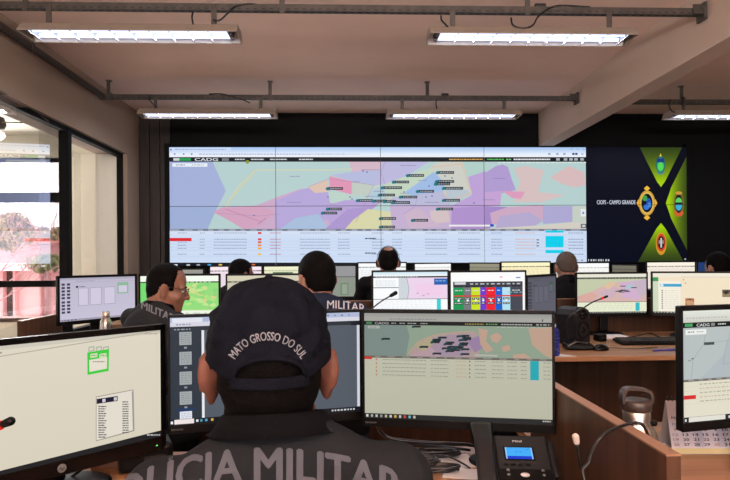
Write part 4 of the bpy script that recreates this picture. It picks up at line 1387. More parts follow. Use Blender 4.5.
def d_plain(bg, bar=(120, 120, 116), extra=None):
    def f(c):
        c.rect(0, 0, 1, 1, bg, tuple(int(v * 0.97) for v in bg)); c.rect(0, 0, 1, 0.12, tuple(min(255, int(v * 1.04)) for v in bg))
        c.rect(0, 0.13, 1, 0.16, bar); c.dashes(0.05, 0.9, 0.138, 0.014, bg, 0.05, 0.03)
        for k in range(8):
            c.dashes(0.05, 0.9, 0.25 + k * 0.08, 0.015, tuple(int(v * 0.9) for v in bg), 0.05, 0.04)
        c.rect(0, 0.95, 1, 1, tuple(int(v * 0.4) for v in bg))
        if extra:
            extra(c)
    return f


def xp(p, Y):
    return (X_at(p, Y), Y)


def zt(p, py, Y):
    return at(p, py, Y).z


# --- first row
monitor('black monitor at lower left, angled right, showing a mostly blank cream screen', (-0.795, 1.17), (-0.46, 1.51), CAM_Z - 0.176, d_hp, 0.268, (0.014, 0.014, 0.034), logo='hp', led=0.6, btn=True)
monitor('black monitor behind the man in the cap, showing page thumbnails on dark grey', (-0.43, 1.49), (0.046, 1.597), zt(172, 318, 1.49), d_pdf, 0.268, (0.006, 0.007, 0.022), logo='lenovo')
monitor('black monitor right of the cap, showing a muted map above a pale table', (0.056, 1.513), (0.5095, 1.418), zt(364, 313, 1.513), d_cad, 0.268, (0.007, 0.009, 0.022), logo='lenovo', noff=0.12, by=0.07, bscale=0.7)
monitor('black monitor cut by the right edge, showing a grey map with one dark tag', xp(683, 1.38), (X_at(683, 1.38) + 0.456, 1.48), zt(683, 311.2, 1.38), d_cad2, 0.268, (0.004, 0.012, 0.022), noff=0.035, by=-0.03)
# --- second row
monitor('monitor before the left window with lavender screen and icon column', xp(60, 3.80), xp(135, 4.22), zt(59.5, 278.5, 3.80), d_lav, 0.276, (0.016, 0.016, 0.024))
monitor('monitor behind the man with glasses, showing a green aerial map', xp(140.5, 3.65), xp(218.5, 3.65), zt(141, 276.2, 3.65), d_green)
monitor('second row monitor mostly hidden by the black cap, pale beige screen', xp(227.5, 3.72), xp(304, 3.72), zt(228, 275.8, 3.72), d_plain((206, 200, 176), (60, 60, 60)))
monitor('second row monitor with white page, pale pink map and cyan bar', xp(373.5, 3.75), xp(447.5, 3.75), zt(374, 272.3, 3.75), d_pink)
monitor('second row monitor with blocks of bright table columns on white', xp(451, 3.75), xp(525, 3.75), zt(451, 272.6, 3.75), d_table)
monitor('dim oblique monitor between the colourful table screen and the speaker', xp(528, 3.79), (X_at(528, 3.79) + 0.30, 4.11), zt(530, 278, 3.73), lambda c: d_lav(c, (92, 92, 104), (40, 40, 50)), 0.262, (0.018, 0.016, 0.02))
monitor('second row monitor behind the speaker with beige and pink map', xp(577.5, 3.95), xp(646.5, 3.95), zt(578, 274.2, 3.95), d_map, noff=-0.035)
monitor('second row monitor at right with cream page, blue bar and two thumbnails', xp(653, 3.88), (X_at(653, 3.88) + 0.452, 3.73), zt(653, 273.2, 3.88), d_list)
# --- third row
G3 = 'monitors on the desks'
monitor('third row monitor just under the far left of the video wall, dim grey screen', xp(152, 5.55), xp(203, 5.55), zt(180, 269.8, 5.55), d_plain((150, 148, 140)))
monitor('third row monitor behind the far man at left, pinkish white page', xp(210.5, 5.6), xp(261.5, 5.6), zt(230, 266.8, 5.6), d_plain((244, 226, 236), (60, 60, 64)))
def ex_c(c):
    c.rect(0.18, 0.2, 0.6, 0.3, (120, 140, 110)); c.rect(0.2, 0.24, 0.5, 0.27, (70, 90, 70))
monitor('third row monitor above the black cap, pale cream green page', xp(264.5, 5.6), xp(312, 5.6), zt(280, 266.6, 5.6), d_plain((232, 234, 200), (170, 180, 140), ex_c))
def ex_d(c):
    c.rect(0, 0, 1, 0.33, (150, 150, 152)); c.rect(0, 0.33, 1, 0.37, (108, 108, 110)); c.rect(0, 0.37, 1, 1, (142, 148, 138)); c.rect(0.72, 0.55, 0.87, 0.95, (108, 140, 106)); c.rect(0.75, 0.6, 0.85, 0.92, (150, 160, 146))
monitor('third row monitor right of the navy-shirted man, dim grey green screen', xp(301.5, 5.05), xp(355.5, 5.05), zt(340, 266.2, 5.05), d_plain((146, 148, 142), (110, 110, 110), ex_d))
monitor('third row monitor in front of the man with the headset, white page', xp(358.8, 5.5), xp(406, 5.5), zt(370, 263.4, 5.5), d_plain((246, 248, 250), (60, 66, 72)))
monitor('third row monitor in the middle, white page, seen between two gaps', (0.69, 5.56), (1.06, 5.72), zt(430, 264, 5.6), d_plain((246, 246, 244), (200, 200, 204)))
monitor('third row monitor turned left, dim olive screen above the colourful table', xp(470, 5.84), xp(499.5, 5.44), zt(480, 263.8, 5.6), d_plain((146, 142, 122), (110, 108, 96)))
monitor('third row monitor with pale yellow page under the cyan blocks', xp(502, 5.6), xp(550, 5.6), zt(525, 262.6, 5.6), d_plain((252, 240, 196), (60, 60, 56)))
monitor('third row monitor in front of the grey-haired man, plain white page', xp(556, 5.42), xp(609, 5.42), zt(580, 263.4, 5.42), d_plain((250, 250, 246), (190, 190, 186)))
monitor('third row monitor turned left under the dark slide, dim taupe screen', xp(612.5, 5.60), xp(636.5, 5.16), zt(625, 265.6, 5.3), d_plain((112, 108, 94), (84, 82, 72)))
monitor('third row monitor under the green lower emblem, off-white page', xp(647.5, 5.6), xp(695, 5.6), zt(670, 262.4, 5.6), d_plain((246, 236, 222), (90, 90, 86)))
monitor('third row monitor at far right behind a man, plain dark blue screen', xp(698.5, 5.5), xp(750, 5.5), zt(700, 262.4, 5.5), lambda c: c.rect(0, 0, 1, 1, (34, 62, 116), (28, 48, 92)))
# ================================================================== THINGS ON THE DESKS
def on(px_, py_, z):
    """point of the horizontal plane z seen at that place"""
    d = ray(px_, py_)
    return CAM_LOC + d * ((z - CAM_LOC.z) / d.z)


# --- loudspeaker
p = on(578, 345, DZ)
sp = thing('loudspeaker', 'black desktop loudspeaker on the second row desk', 'speaker', (p.x, p.y + 0.05, DZ), math.radians(30), None)
sw, sd, sh = 0.135, 0.125, 0.228
bm = new()
prof = [(-sw / 2, 0.012), (-sw / 2 + 0.012, 0.0), (sw / 2 - 0.012, 0.0), (sw / 2, 0.012), (sw / 2, sh - 0.045), (sw / 2 - 0.014, sh - 0.014), (sw / 2 - 0.045, sh), (-sw / 2 + 0.045, sh), (-sw / 2 + 0.014, sh - 0.014), (-sw / 2, sh - 0.045)]
add_prism(bm, prof, sd, axis='Y', off=-sd / 2 + 0.02)
t_ = bmesh.new(); add_prism(t_, [(a * 0.94, sh / 2 + (b - sh / 2) * 0.95) for a, b in prof], 0.02, axis='Y', off=-sd / 2)
join(bm, t_)
obj('cabinet', bm, M_PLAST_D, sp)
bm = new()
Mx = Matrix.Translation((0, -sd / 2 - 0.001, 0.092)) @ Matrix.Rotation(PI / 2, 4, 'X')
add_lathe(bm, [(0.053, -0.002), (0.055, 0.006), (0.048, 0.009), (0.043, 0.0), (0.024, -0.012), (0.02, -0.012)], (0, 0, 0), 32, 0, Mx)
obj('woofer', bm, M_PLAST, sp)
bm = new(); add_ell(bm, (0, -sd / 2 + 0.006, 0.092), (0.022, 0.012, 0.022)); obj('dust_cap', bm, M_PLAST_G, sp)
bm = new()
add_lathe(bm, [(0.033, -0.002), (0.034, 0.004), (0.026, 0.006), (0.018, 0.0)], (0, 0, 0), 24, 0, Matrix.Translation((0, -sd / 2 - 0.001, 0.188)) @ Matrix.Rotation(PI / 2, 4, 'X'))
add_ell(bm, (0, -sd / 2 - 0.001, 0.188), (0.013, 0.008, 0.013))
obj('tweeter', bm, M_PLAST_G, sp)


# --- gooseneck microphones
def mic(label, base, pts, r=0.0042, ring=False, tipcol=None, base_kind='round', rz=0.0, tip_len=0.045, tip_r=0.0085):
    t = thing('gooseneck_microphone', label, 'microphone', base, rz)
    B = Vector(base)
    Rz = Matrix.Rotation(-rz, 3, 'Z')
    q = [Rz @ (Vector(p) - B) for p in pts]
    bm = new()
    if base_kind == 'wedge':
        prof = [(-0.075, 0.0), (0.085, 0.0), (0.085, 0.024), (0.05, 0.05), (-0.02, 0.056), (-0.075, 0.026)]
        tb = bmesh.new(); add_prism(tb, [(a, b) for a, b in prof], 0.11, axis='Y', off=-0.055)
        bmesh.ops.bevel(tb, geom=list(tb.edges), offset=0.01, segments=3, affect='EDGES', profile=0.5)
        join(bm, tb)
        obj('base', bm, M_PLAST_G, t)
        bm = new(); add_box(bm, (0.015, -0.02, 0.05), (0.022, 0.014, 0.003), 0.001, Matrix.Rotation(0.0, 4, 'Y')); obj('talk_button', bm, M_PAPER, t)
    else:
        add_lathe(bm, [(0.05, 0.0), (0.052, 0.008), (0.044, 0.02), (0.012, 0.026), (0.008, 0.04)], (0, 0, 0), 28)
        obj('base', bm, M_PLAST, t)
    bm = new(); add_tube(bm, q, r, seg=8, n=10); obj('gooseneck', bm, M_CABLE, t)
    e, d = q[-1], (q[-1] - q[-2]).normalized()
    if ring:
        bm = new(); add_cyl(bm, e - d * 0.004, e + d * 0.008, r * 1.7, seg=14); obj('light_ring', bm, M_RED, t)
        e = e + d * 0.008
    bm = new(); add_capsule(bm, e + d * tip_r * 0.6, e + d * (tip_len - tip_r), tip_r * 0.85, tip_r); obj('capsule', bm, tipcol or M_PLAST, t)
    return t


b = on(577, 349, DZ)
mic('wedge-based gooseneck microphone with red ring before the loudspeaker', (b.x, b.y, DZ + 0.001), [(b.x - 0.045, b.y + 0.015, DZ + 0.045), at(566, 325, b.y + 0.0), at(570, 316, b.y - 0.02), at(581, 309.5, b.y - 0.02), at(592, 302.5, b.y - 0.02), at(602, 298.4, b.y - 0.02)], ring=True, base_kind='wedge', rz=-0.12, tip_len=0.03, tip_r=0.007)
b = on(355, 350, DZ)
mic('gooseneck microphone standing up before the pale pink map screen', (b.x, b.y, DZ), [(b.x, b.y, DZ + 0.035), at(357, 322, b.y), at(371, 309.5, b.y), at(381, 301.5, b.y), at(390, 296.2, b.y)], r=0.004, tip_len=0.05, tip_r=0.012)
mic('microphone with red ring and black windscreen at the left picture edge', (-0.76, 1.08, DZ), [(-0.76, 1.08, DZ + 0.035), at(-44, 460, 1.06), at(-24, 437, 1.04), at(-9, 429, 1.03), at(-3, 426.6, 1.03)], ring=True, r=0.0048, tip_len=0.024, tip_r=0.0078)
b = Vector((0.42, 1.12, DZ))
mic('gooseneck microphone with pale tip standing beside the low partition', b, [(b.x, b.y, DZ + 0.035), at(583, 484, 1.10), at(580, 462, 1.09), at(578, 449, 1.08), at(577, 444, 1.08)], r=0.0042, tipcol=mat('pale_foam', (196, 186, 178), 0.8), tip_len=0.02, tip_r=0.0066)

# --- keyboard
k0, k1 = on(617, 344, DZ), on(690, 344, DZ)
kb = thing('keyboard', 'black keyboard on the second row desk under the thumbnails screen', 'keyboard', (k0.x + 0.235, k0.y + 0.01, DZ + 0.004), math.radians(-2))
bm = new()
add_box(bm, (0, 0, 0.008), (0.45, 0.15, 0.016), 0.005, Matrix.Rotation(0.07, 4, 'X') )
obj('case', bm, M_PLAST, kb)
rows = [(0.058, [0.0175] * 20), (0.034, [0.0175] * 20), (0.014, [0.0175] * 20), (-0.006, [0.0175] * 20), (-0.026, [0.0175] * 20), (-0.046, [0.026, 0.022, 0.022, 0.125, 0.022, 0.022, 0.026, 0.02, 0.02, 0.02, 0.04, 0.0175])]
for y, ws in rows:
    bm = new()
    x = -0.212
    for i, wk in enumerate(ws):
        add_box(bm, (x + wk / 2, y, 0.0195), (wk, 0.0165, 0.007), 0.002, Matrix.Rotation(0.07, 4, 'X'), 0, 1)
        x += wk + 0.0034
    obj('key_row', bm, M_KEY, kb)

# --- mouse
p = on(601, 350, DZ)
ms = thing('mouse', 'black computer mouse between the microphone base and the keyboard', 'mouse', (p.x, p.y, DZ), math.radians(-60))
bm = new(); add_ell(bm, (0, 0, 0.0), (0.034, 0.058, 0.036), None, 24, 16)
bmesh.ops.bisect_plane(bm, geom=list(bm.verts) + list(bm.edges) + list(bm.faces), plane_co=(0, 0, 0.001), plane_no=(0, 0, -1), clear_outer=True)
bmesh.ops.holes_fill(bm, edges=[e for e in bm.edges if len(e.link_faces) == 1])
obj('body', bm, M_PLAST_G, ms)
bm = new(); add_cyl(bm, (-0.004, 0.03, 0.031), (0.004, 0.03, 0.031), 0.006, seg=14); obj('scroll_wheel', bm, M_PLAST_L, ms)
bm = new(); add_tube(bm, [(0, 0.056, 0.008), (0.02, 0.12, 0.004), (0.10, 0.2, 0.004), (0.13, 0.34, 0.004)], 0.002, seg=6); obj('cord', bm, M_CABLE, ms)

# --- small black box, papers, pen, blue bottle beside the speaker
p = on(600, 341, DZ)
bx = thing('usb_hub', 'small black box beside the right foot of the loudspeaker', 'box', (p.x, p.y, DZ), 0.2)
bm = new(); add_box(bm, (0, 0, 0.0225), (0.055, 0.07, 0.044), 0.008); obj('body', bm, M_PLAST, bx)
bm = new(); add_box(bm, (0, -0.036, 0.024), (0.03, 0.002, 0.01), 0.0005); obj('port', bm, M_PLAST_D, bx)
p = on(612, 338, DZ)
bm = new()
for k in range(4):
    add_box(bm, (0.003 * k, 0.002 * k, 0.003 + 0.004 * k), (0.15, 0.1, 0.0036), 0.0005)
tag(obj('paper_stack', bm, M_PAPER, None, (p.x, p.y, DZ)), 'thin white stack of paper behind the keyboard', 'paper')
p, q = on(646, 351.8, DZ), on(679, 350.4, DZ)
pn = thing('pen', 'blue pen lying in front of the keyboard', 'pen', ((p.x + q.x) / 2, (p.y + q.y) / 2, DZ + 0.0052), math.atan2(q.y - p.y, q.x - p.x))
L_ = min((q - p).length, 0.16)
M_BLUE = mat('blue_plastic', (52, 66, 176), 0.35)
bm = new(); add_cyl(bm, (-L_ / 2 + 0.02, 0, 0), (L_ / 2 - 0.04, 0, 0), 0.0046, seg=10); obj('barrel', bm, M_BLUE, pn)
bm = new(); add_cyl(bm, (-L_ / 2 + 0.02, 0, 0), (-L_ / 2 + 0.012, 0, 0), 0.0042, 0.001, seg=10); obj('tip', bm, M_STEEL, pn)
bm = new(); add_cyl(bm, (L_ / 2 - 0.045, 0, 0), (L_ / 2, 0, 0), 0.005, seg=10); add_box(bm, (L_ / 2 - 0.025, 0.0055, 0), (0.036, 0.002, 0.003)); obj('cap', bm, M_BLUE, pn)
p = on(556, 357, DZ)
bt2 = thing('water_bottle', 'ribbed blue plastic bottle half hidden behind the muted map monitor', 'bottle', (p.x, p.y + 0.04, DZ))
bm = new()
pr = [(0.03, 0.0), (0.033, 0.006)]
for k in range(6):
    z = 0.012 + k * 0.019
    pr += [(0.034, z), (0.034, z + 0.010), (0.0295, z + 0.0125), (0.0295, z + 0.0165)]
pr += [(0.033, 0.128), (0.026, 0.145), (0.014, 0.155)]
add_lathe(bm, pr, (0, 0, 0), 24); obj('body', bm, mat('clear_blue_plastic', (30, 44, 134), 0.2), bt2)
bm = new(); add_lathe(bm, [(0.015, 0.153), (0.016, 0.156), (0.016, 0.17), (0.014, 0.172)]); obj('cap', bm, mat('pale_blue_cap', (150, 164, 206), 0.4), bt2)
bm = new(); q0 = on(566, 356.3, DZ)
add_prism(bm, [(-0.10, -0.028), (0.055, -0.03), (-0.015, 0.055), (-0.09, 0.06)], 0.0016, axis='Z', off=0.0003)
tag(obj('paper_sheet', bm, M_PAPER, None, (q0.x, q0.y + 0.02, DZ)), 'white sheet corner on the desk beside the blue bottle', 'paper')
# cable lying on the second row desk behind the keyboard
bm = new(); add_tube(bm, [on(628, 338, DZ + 0.004), on(640, 335, DZ + 0.03), on(650, 333.5, DZ + 0.02), on(664, 338, DZ + 0.004), on(676, 335, DZ + 0.004)], 0.0045, seg=6)
tag(obj('cable', bm, M_CABLE), 'black cable bunched behind the keyboard', 'cable')

# --- steel bottles
p = Vector((X_at(636.5, 1.36, 430), 1.36, DZ))
sb = thing('steel_bottle', 'large steel bottle with brown carry-handle lid behind the low partition', 'bottle', p)
bm = new(); add_lathe(bm, [(0.046, 0.0), (0.049, 0.004), (0.049, 0.098), (0.0485, 0.111), (0.0445, 0.127), (0.037, 0.141), (0.0325, 0.149), (0.031, 0.155), (0.031, 0.184), (0.029, 0.186)], (0, 0, 0), 40); obj('body', bm, M_STEEL, sb)
bm = new(); add_lathe(bm, [(0.0325, 0.183), (0.034, 0.185), (0.034, 0.206), (0.031, 0.209), (0.012, 0.2095)], (0, 0, 0), 36); obj('lid', bm, M_BROWNP, sb)
bm = new()
hp = [(-0.0325, 0.200), (-0.034, 0.213), (-0.031, 0.230), (-0.020, 0.2375), (0.004, 0.2365), (0.024, 0.232), (0.033, 0.221), (0.0335, 0.200)]
hv = catmull([(a, 0, b) for a, b in hp], 5)
rings = []
for i, v in enumerate(hv):
    d = (hv[min(i + 1, len(hv) - 1)] - hv[max(i - 1, 0)]).normalized()
    nx = Vector((-d.z, 0, d.x))
    rings.append([v + nx * a + Vector((0, b_, 0)) for a, b_ in ((-0.0035, -0.011), (0.0035, -0.011), (0.0035, 0.011), (-0.0035, 0.011))])
add_rings(bm, rings, True, 0, False)
obj('carry_handle', bm, M_BROWNP, sb)
bm = new(); add_ell(bm, (0.037, -0.01, 0.152), (0.008, 0.007, 0.008), None, 10, 8); obj('lid_tether_knob', bm, M_PLAST, sb)
for ch in sb.children:
    ch.data.transform(Matrix.Diagonal((1, 1, 0.935, 1)))
p = on(106, 350, DZ); p = at(106, 340, 3.36)
b2 = thing('steel_bottle', 'small steel flask in front of the lavender screen at left', 'bottle', (p.x, 3.36, DZ))
bm = new(); add_lathe(bm, [(0.03, 0.0), (0.032, 0.003), (0.032, 0.175), (0.03, 0.19), (0.022, 0.205), (0.02, 0.215)], (0, 0, 0), 28); obj('body', bm, M_STEEL, b2)
bm = new(); add_lathe(bm, [(0.0205, 0.213), (0.0215, 0.215), (0.0215, 0.243), (0.018, 0.246)], (0, 0, 0), 24); obj('cap', bm, mat('pale_steel', (196, 186, 178), 0.3, 0.8), b2)

# --- desk telephone
ph = thing('desk_telephone', 'dark grey desk telephone with lit blue display below the muted map monitor', 'telephone', (X_at(520.5, 1.335, 460), 1.335, DZ), math.radians(-7))
Tm = Matrix.Translation((0, 0, 0.044)) @ Matrix.Rotation(math.radians(34), 4, 'X')
bm = new()
add_prism(bm, [(-0.075, 0.0), (0.07, 0.0), (0.07, 0.085), (0.06, 0.092), (-0.075, 0.012)], 0.125, axis='X', off=-0.058)
obj('stand_foot', bm, M_PLAST, ph)
bm = new()
add_box(bm, (0.008, 0, 0.0), (0.128, 0.185, 0.022), 0.007, Tm)
obj('body', bm, M_PLAST_D, ph)
bm = new(); add_box(bm, (0.078, 0.03, -0.001), (0.012, 0.10, 0.016), 0.004, Tm); obj('side_panel', bm, M_PLAST_D, ph)
bm = new(); add_box(bm, (-0.056, 0, 0.004), (0.016, 0.175, 0.02), 0.004, Tm); obj('cradle', bm, M_PLAST, ph)
# handset
bm = new()
hs_ = catmull([(0, -0.105, 0.02), (0, -0.06, 0.034), (0, 0.0, 0.038), (0, 0.06, 0.034), (0, 0.108, 0.02)], 5)
rings = []
for i, v in enumerate(hs_):
    s = i / (len(hs_) - 1)
    wd = 0.021 + 0.0055 * abs(2 * s - 1) ** 2
    th = 0.011 + 0.007 * max(0, abs(2 * s - 1) - 0.6) / 0.4
    rings.append([Tm @ (v + Vector((-0.082 + math.copysign(abs(math.cos(a)) ** 0.5, math.cos(a)) * wd, 0, math.copysign(abs(math.sin(a)) ** 0.6, math.sin(a)) * th))) for a in [2 * PI * k / 20 for k in range(20)]])
add_rings(bm, rings)
obj('handset', bm, mat('satin_dark_plastic', (26, 27, 31), 0.3, spec=0.35), ph)
Dc = Canvas(lambda x, y: (x, y))
Dc.rect(0, 0, 0.062, 0.032, (66, 176, 250), (70, 170, 246)); Dc.rect(0, 0, 0.062, 0.008, (30, 60, 206)); Dc.rect(0, 0, 0.003, 0.032, (150, 206, 250)); Dc.rect(0.059, 0, 0.062, 0.032, (140, 200, 250))
for x in (0.024, 0.033):
    Dc.rect(x, 0.019, x + 0.004, 0.021, (40, 120, 206))
Dc.rect(0.048, 0.026, 0.058, 0.027, (40, 130, 216))
s_ = Dc.mesh('display', (0, 0, 0.062, 0.032), 1e-5, M_SCREEN, ph)
s_.matrix_local = Tm @ Matrix.Translation((-0.030, 0.022, 0.0122)) @ Matrix.Rotation(-PI / 2, 4, 'X')
bm = new(); add_box(bm, (0.001, 0.038, 0.0108), (0.07, 0.04, 0.0012), 0.0004, Tm); obj('display_bezel', bm, M_PLAST, ph)
bm = new()
P_, W_ = glyphs('Mitel', 0.02)
for q in P_:
    bm.faces.new([bm.verts.new(Tm @ Vector((-0.009 + x * 0.021 / W_, 0.070 + y * 0.0062, 0.0114))) for x, y in q])
obj('maker_mark', bm, M_PAPER, ph)
for k in range(4):
    bm = new(); add_box(bm, (-0.033 + k * 0.0165, 0.006, 0.0118), (0.012, 0.006, 0.003), 0.001, Tm); obj('soft_key', bm, M_PLAST, ph)
bm = new(); add_ell(bm, Tm @ Vector((0.006, -0.020, 0.0115)), (0.0105, 0.0105, 0.004), None, 16, 8); obj('navigation_key', bm, M_PAPER, ph)
for x, y in ((-0.03, -0.008), (-0.03, -0.02), (0.048, -0.008), (0.048, -0.02)):
    bm = new(); add_ell(bm, Tm @ Vector((x, y, 0.0115)), (0.0042, 0.0042, 0.003), None, 10, 6); obj('function_key', bm, M_PLAST_L, ph)
for r_ in range(4):
    for c_ in range(3):
        bm = new(); add_box(bm, (-0.016 + c_ * 0.022, -0.042 - r_ * 0.0125, 0.0118), (0.014, 0.008, 0.003), 0.0012, Tm); obj('number_key', bm, M_PLAST, ph)

# --- loose papers and cables under the muted map monitor
for n, (x, y), a, s in (('white sheet under the cables below the muted map monitor', on(452, 462, DZ).xy, 0.1, (0.115, 0.10)), ('white folded sheet nearer the telephone handset', on(462, 474, DZ).xy, -0.25, (0.09, 0.07))):
    bm = new(); add_box(bm, (0, 0, 0.001), (s[0], s[1], 0.0016), 0, None)
    tag(obj('paper_sheet', bm, M_PAPER, None, (x, y, DZ + 0.0002), (0, 0, a)), n, 'paper')
M_CABG = mat('satin_black_cable', (26, 26, 29), 0.3)
for n, pts, r in (('black monitor cable sagging from the muted map monitor to the right', [(376, 424, 1.56), (384, 435, 1.57), (396, 439.5, 1.57), (415, 441.5, 1.57), (440, 443.2, 1.57), (462, 444, 1.58), (476, 446, 1.6)], 0.0045),
                  ('second black monitor cable sagging below the first', [(378, 430, 1.57), (388, 439, 1.58), (402, 442.5, 1.58), (420, 444, 1.59), (446, 447, 1.59), (470, 450, 1.6)], 0.004),
                  ('thin grey cable crossing the desk behind the papers', [(366, 452, 1.60), (380, 447.5, 1.60), (392, 446.5, 1.60), (405, 450, 1.60), (420, 452, 1.6), (445, 451, 1.6)], 0.0022)):
    bm = new(); add_tube(bm, [at(*q) for q in pts], r, seg=8)
    tag(obj('cable', bm, M_CABG), n, 'cable')
rnd = random.Random(5)
for n, c0, rr, k0 in (('tangled coil of black cable on the papers', (434, 453.5), 0.055, 6), ('black cable bundle beside the shoulder of the capped man', (415, 464), 0.05, 9), ('flat black cable loop in front of the papers', (438, 468), 0.045, 5)):
    p = on(c0[0], c0[1], DZ + 0.012)
    bm = new()
    pts = []
    for k in range(k0 * 6):
        a = k * PI / 3 + rnd.uniform(-.2, .2)
        r_ = rr * rnd.uniform(0.7, 1.05)
        pts.append((p.x + 1.25 * r_ * math.cos(a), p.y + 0.5 * r_ * math.sin(a), DZ + 0.006 + 0.0022 * (k / 6) + rnd.uniform(0, 0.004)))
    add_tube(bm, pts, 0.0036, seg=6, n=4)
    tag(obj('cable_coil', bm, M_CABG), n, 'cable')
bm = new(); add_tube(bm, [on(448, 470, DZ + 0.006), on(436, 463, DZ + 0.008), on(430, 458, DZ + 0.02), on(444, 455, DZ + 0.02), on(462, 463, DZ + 0.008), on(470, 468, DZ + 0.006)], 0.0024, seg=6)
tag(obj('cable', bm, M_CABG), 'thin black cable looping over the white sheets', 'cable')

# --- cable draped over the low partition
bm = new()
add_tube(bm, [(0.47, 0.9, DZ + 0.006), at(586, 484, 0.985), at(589, 462, 1.0), at(596, 444, 1.02), at(607, 432.5, 1.03), (0.529, 1.08, 0.9685), (0.555, 1.075, 0.969), at(650, 440, 1.12), at(657, 447, 1.16), (0.66, 1.2, DZ + 0.006), (0.72, 1.3, DZ + 0.005)], 0.0031, seg=8)
tag(obj('cable', bm, M_CABLE), 'black cable arching over the low partition beside the steel bottle', 'cable')

# --- desk calendar
ca = on(672.5, 454.5, DZ)
cb = on(734, 454.5, DZ)
cang = math.atan2(cb.y - ca.y, cb.x - ca.x)
cw = (cb - ca).length + 0.01
cl = thing('desk_calendar', 'spiral desk calendar with grey date columns under the right edge monitor', 'calendar', ca, cang)
ztop_c, dep = 0.136, 0.038
def tri_pt(u, v, e=0.0):      # front page: u across, v from top to bottom
    a = math.atan2(ztop_c, dep)
    z = ztop_c * (1 - v)
    y = dep * (1 - v)
    return Vector((u * cw, y - e * math.sin(a), z + e * math.cos(a) + 0.002))
def sheet(name, u0, v0, u1, v1, e, m, par):
    bm = new()
    lo = [tri_pt(u0, v0, e), tri_pt(u1, v0, e), tri_pt(u1, v1, e), tri_pt(u0, v1, e)]
    hi = [q + (tri_pt(0, 0, 0.0006) - tri_pt(0, 0, 0)) for q in lo]
    add_rings(bm, [lo, hi], True, 0, False)
    return obj(name, bm, m, par)
pg = sheet('page', 0, 0.02, 1, 0.9, 0.001, mat('calendar_paper', (214, 210, 222), 0.8), cl)
sheet('footer_band', 0, 0.9, 1, 1.0, 0.001, mat('pale_yellow_paper', (206, 196, 150), 0.8), cl)
bm = new()
a0, a1 = Vector((0, dep, ztop_c)), Vector((0, 2 * dep, 0.002))
add_rings(bm, [[a0, a0 + Vector((cw, 0, 0)), a1 + Vector((cw, 0, 0)), a1], [q + Vector((0, -0.0015, -0.001)) for q in (a0, a0 + Vector((cw, 0, 0)), a1 + Vector((cw, 0, 0)), a1)]], True, 0, False)
add_box(bm, (cw / 2, dep, 0.0012), (cw, 2 * dep, 0.0016))
obj('stand_card', bm, mat('grey_card', (172, 170, 172), 0.8), cl)
bm = new()
for k in range(15):
    u = (k + 0.5) / 15
    cc = tri_pt(u, 0.0)
    add_tube(bm, [cc + Vector((0, 0.006 * math.cos(q), 0.002 + 0.007 * math.sin(q))) for q in [i * PI / 4 for i in range(9)]], 0.0009, seg=5, n=2)
obj('spiral_binding', bm, M_STEELD, cl)
M_INK = mat('dark_ink', (46, 44, 66), 0.8); M_INKR = mat('orange_ink', (196, 150, 120), 0.8); M_INKG = mat('grey_ink', (140, 138, 150), 0.8); M_SHADE = mat('lilac_paper', (186, 186, 204), 0.8)
def word(name, s, u, v, wd, hv_, m, e=0.0034):
    bm = new()
    P_, W_ = glyphs(s, 0.015)
    for q in P_:
        bm.faces.new([bm.verts.new(tri_pt(u + x * wd / W_, v - y * hv_, e)) for x, y in q])
    return obj(name, bm, m, pg)
for u0 in (0.375, 0.72):
    sheet('shaded_column', u0, 0.5, u0 + 0.13, 0.88, 0.002, M_SHADE, pg)
days = [(5, 6, 7, 8, 9, 10), (12, 13, 14, 15, 16, 17), (19, 20, 21, 22, 23, 24), (26, 27, 28, 29, 30, 31)]
for r_, row in enumerate(days):
    for c_, n in enumerate(row):
        word('date', str(n), 0.035 + c_ * 0.155 + (0.025 if n < 10 else 0), 0.585 + r_ * 0.09, 0.045 if n < 10 else 0.085, 0.05, M_INKR if c_ == 0 or n == 30 else M_INK)
word('month_name', 'MAIO', 0.05, 0.36, 0.2, 0.045, M_INK)
for c_, s in enumerate('DSTQQS'):
    word('weekday', s, 0.05 + c_ * 0.155, 0.48, 0.05, 0.045, M_INKG)
bm = new(); p0 = on(657, 448.5, DZ)
add_box(bm, (0, 0, 0.004), (0.055, 0.04, 0.007), 0.002); tag(obj('note_pad', bm, M_PAPER, None, (p0.x + 0.005, p0.y + 0.02, DZ), (0, 0, 0.5)), 'small white note pad behind the foot of the calendar', 'paper')

# --- brown box and cables under the lower left monitor
p = on(106, 470, DZ)
p = on(141, 470, DZ)
eb = thing('power_adapter_box', 'black equipment box on the desk below the corner of the cream screen monitor', 'box', (p.x, p.y + 0.03, DZ), 0.4)
bm = new(); add_box(bm, (0, 0, 0.034), (0.13, 0.10, 0.066), 0.012); obj('body', bm, M_PLAST, eb)
bm = new(); add_box(bm, (0.02, -0.0505, 0.03), (0.05, 0.002, 0.016), 0.0006); obj('socket_panel', bm, M_PLAST_D, eb)
bxx = thing('cardboard_box', 'small brown box on the desk under the cream screen monitor', 'box', on(108, 468, DZ) + Vector((0, 0.03, 0)), 0.35)
bm = new(); add_box(bm, (0, 0, 0.03), (0.1, 0.07, 0.06), 0.002); obj('carton', bm, mat('brown_card', (150, 104, 78), 0.8), bxx)
bm = new(); add_box(bm, (0, 0, 0.0605), (0.03, 0.0705, 0.0014)); obj('tape_strip', bm, mat('dark_tape', (60, 40, 34), 0.5), bxx)
bm = new(); add_tube(bm, [(-0.66, 1.44, DZ + 0.006), (-0.60, 1.43, DZ + 0.05), (-0.55, 1.45, DZ + 0.07), (-0.50, 1.50, DZ + 0.03), (-0.46, 1.52, DZ + 0.006)], 0.004, seg=6)
tag(obj('cable', bm, M_CABLE), 'black cable looping in front of the small brown box', 'cable')
